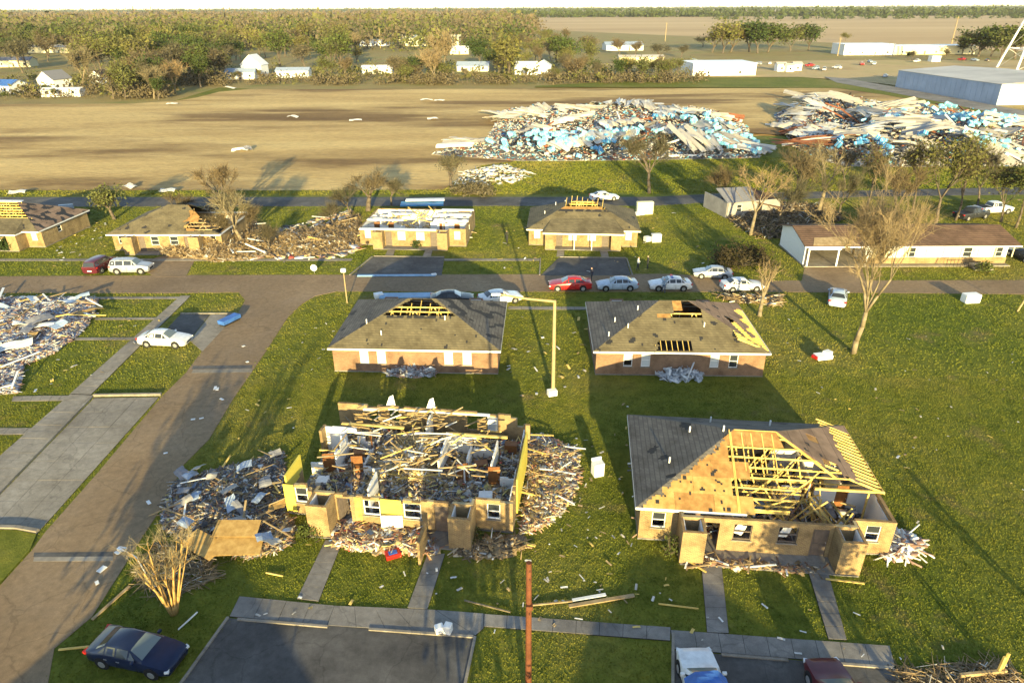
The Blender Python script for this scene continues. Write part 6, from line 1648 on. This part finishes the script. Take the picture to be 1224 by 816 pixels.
# fallen planks on the lawn
for px0, py0, px1, py1, w, m, lab in ((680, 724, 758, 711, .22, 'old_lumber', 'long tan plank lying on the lawn near the russet pole'), (684, 717, 724, 710, .18, 'white_metal', 'short white plank lying beside the long tan plank'), (634, 723, 684, 718, .08, 'old_lumber', 'thin stick lying by the russet pole'), (555, 717, 610, 731, .07, 'bare_wood', 'curved dry branch lying on the lawn before the walk'), (110, 740, 155, 700, .16, 'old_lumber', 'grey plank lying beside the left road'), (70, 776, 118, 771, .1, 'lumber', 'pale stick lying behind the blue sedan'), (213, 752, 236, 731, .05, 'white_metal', 'thin white rod lying near the many-stemmed tree'), (787, 721, 835, 727, .06, 'lumber', 'thin lath on the shaded lawn near the walk'), (215, 706, 270, 685, .06, 'bare_wood', 'dry branch lying across the grass before the rubble'), (600, 642, 640, 652, .15, 'lumber', 'pale beam lying at the corner of the roofless house'), (318, 684, 338, 688, .06, 'lumber', 'short lath on the shaded lawn by the left walk')):
    b = MB(); a, c = G(px0, py0, .08), G(px1, py1, .12); b.beam(a, c, w, .07); tag(b.build('plank', M[m]), lab, 'plank')
# litter over the lawns
LW = [gp([(350, 640), (640, 660), (800, 700), (1060, 700), (1160, 800), (300, 740)]), gp([(640, 640), (690, 500), (750, 480), (750, 640), (840, 720), (650, 720)]), gp([(1060, 640), (1224, 640), (1224, 400), (930, 380), (950, 470)]), gp([(230, 600), (340, 400), (400, 380), (400, 440), (340, 540)]), gp([(560, 330), (640, 250), (800, 250), (900, 330), (780, 330)]), gp([(20, 470), (120, 380), (200, 380), (110, 465)]), gp([(60, 300), (130, 250), (140, 310), (60, 320)]), gp([(600, 480), (610, 375), (700, 375), (710, 480)])]
for i, (poly, n, where) in enumerate(zip(LW, (50, 70, 46, 24, 50, 14, 40, 24), ('before the front houses', 'between the front houses', 'on the wide open lawn', 'beside the left road', 'around the back-row duplexes', 'beside the left walk', 'between the back-row houses by parked vehicles', 'around the pale light pole'))):
    pieces('litter_scrap', 'small pale debris scrap on the grass ' + where, 'scrap', 'litter ' + where, poly, n, 200 + i, ['sheet_a', 'drywall', 'lumber', 'old_lumber', 'sheet_c'], ((.08, .45) if i < 4 else (.15, .7), (.04, .16) if i < 4 else (.08, .28), (.02, .05)), lambda x, y: .06, .1, True)
pieces('road_scrap', 'small pale scrap of debris lying on the left road', 'scrap', 'litter on the left road', gp([(150, 620), (285, 400), (320, 400), (210, 560), (90, 740)]), 12, 300, ['white', 'drywall'], ((.2, .6), (.15, .35), (.02, .05)), lambda x, y: .035, .03)
print('objects done')

# ------------------------------------------------------------------ grass blades over the lawns
def grass(label, Y0, Y1, n, hgt, wid, seed, xpad=1.06, blades=4):
    rng = np.random.default_rng(seed)
    u = rng.random(n); Y = Y0 + (Y1 - Y0) * u
    half = np.array([XY(1224, y).x for y in np.linspace(Y0, Y1, 30)]); hw = np.interp(Y, np.linspace(Y0, Y1, 30), half) * xpad
    w = hw / hw.max(); keep = rng.random(n) < w
    Y = Y[keep]; X = (rng.random(len(Y)) * 2 - 1) * hw[keep]
    P = np.column_stack([X, Y])
    bad = np.zeros(len(P), bool)
    for e in EXCL:
        E = np.array([[p[0], p[1]] for p in e]); lo = E.min(0); hi = E.max(0)
        m_ = (P[:, 0] > lo[0]) & (P[:, 0] < hi[0]) & (P[:, 1] > lo[1]) & (P[:, 1] < hi[1])
        if m_.any():
            ii = np.where(m_)[0]; bad[ii] |= pip(P[ii], E)
    P = P[~bad]; k = len(P)
    P = np.repeat(P, blades, 0) + rng.normal(0, .16 + wid, (k * blades, 2)); k = len(P)
    a = rng.random(k) * 6.283; h = hgt * (.5 + rng.random(k)); w = wid * (.6 + .8 * rng.random(k))
    ln = rng.normal(0, .35, (k, 2)) * h[:, None]
    dx = np.column_stack([np.cos(a), np.sin(a)]) * w[:, None] / 2
    z0 = np.full(k, -.01)
    V = np.stack([np.column_stack([P - dx, z0]), np.column_stack([P + dx, z0]), np.column_stack([P + ln + dx * .5, h]), np.column_stack([P + ln - dx * .5, h * .9])], 1).reshape(-1, 3)
    o = link('grass', np_mesh('grass', V, np.arange(4 * k).reshape(-1, 4), M['grass'])); tag(o, label, 'grass', None, 'stuff')
grass('short mown grass around the front row of houses', 18, 52, 120000, .045, .055, 1, blades=4)
grass('mown grass around the middle and back rows of houses', 52, 112, 110000, .06, .11, 2, blades=3)
grass('rough grass beyond the back street before the fallen warehouse', 117, 148, 40000, .10, .2, 3, blades=3)

# ------------------------------------------------------------------ across the near street, below the drone: they shade the near lawn
for (x, y, a, lab) in ((-36, -2.5, .05, 'brick duplex across the near street at the mouth of the left road'), (-15.5, -3.4, .04, 'brick duplex across the near street facing the roofless house'), (10.2, -4.4, -.08, 'brick duplex across the near street facing the torn-open house')):
    c = copy_tree(b2); c.location = (x, y, 0); c.rotation_euler = (0, 0, a); c['label'] = lab
for (x, y, H, sd, lab) in ((-20.5, 10, 7.0, 91, 'leafy tree across the near street beside the far duplex'), (-1.5, 9, 6.0, 93, 'leafy tree across the near street between two duplexes'), (19.5, 8, 6.5, 97, 'leafy tree across the near street beyond the last duplex')):
    tree('leafy_tree', lab, 'tree', (x, y, 0), H, .2, sd, 'trunk_wood', 'leaf_green', 1700, .2, .7, 300, 'twig_brown', 1.0, .03, depth=4, spread=.6, up=.35, nchild=4, first=.35)
tree('bare_tree', 'leaning bare tree at the lawn corner below the timber posts', 'tree', (29, 17.5, 0), 4.2, .28, 95, 'trunk_wood', ntwig=60, twigmat='twig_brown', tl=.6, tw=.03, depth=3, spread=.7, up=.2, nchild=3, first=.5, broken=.3)

# ------------------------------------------------------------------ air
b = MB(); b.mm((-9000, -120, -2), (9000, 9000, 48))
hz = b.build('haze', [])
m = bpy.data.materials.new('haze'); m.use_nodes = True
nt = m.node_tree
for n in list(nt.nodes): nt.nodes.remove(n)
out = nt.nodes.new('ShaderNodeOutputMaterial'); pv = nt.nodes.new('ShaderNodeVolumePrincipled')
pv.inputs['Color'].default_value = (.92, .93, .95, 1); pv.inputs['Density'].default_value = .000035; pv.inputs['Anisotropy'].default_value = .0
nt.links.new(pv.outputs[0], out.inputs['Volume'])
hz.data.materials.clear(); hz.data.materials.append(m)
tag(hz, 'thin pale haze over the whole plain', 'haze', None, 'stuff')
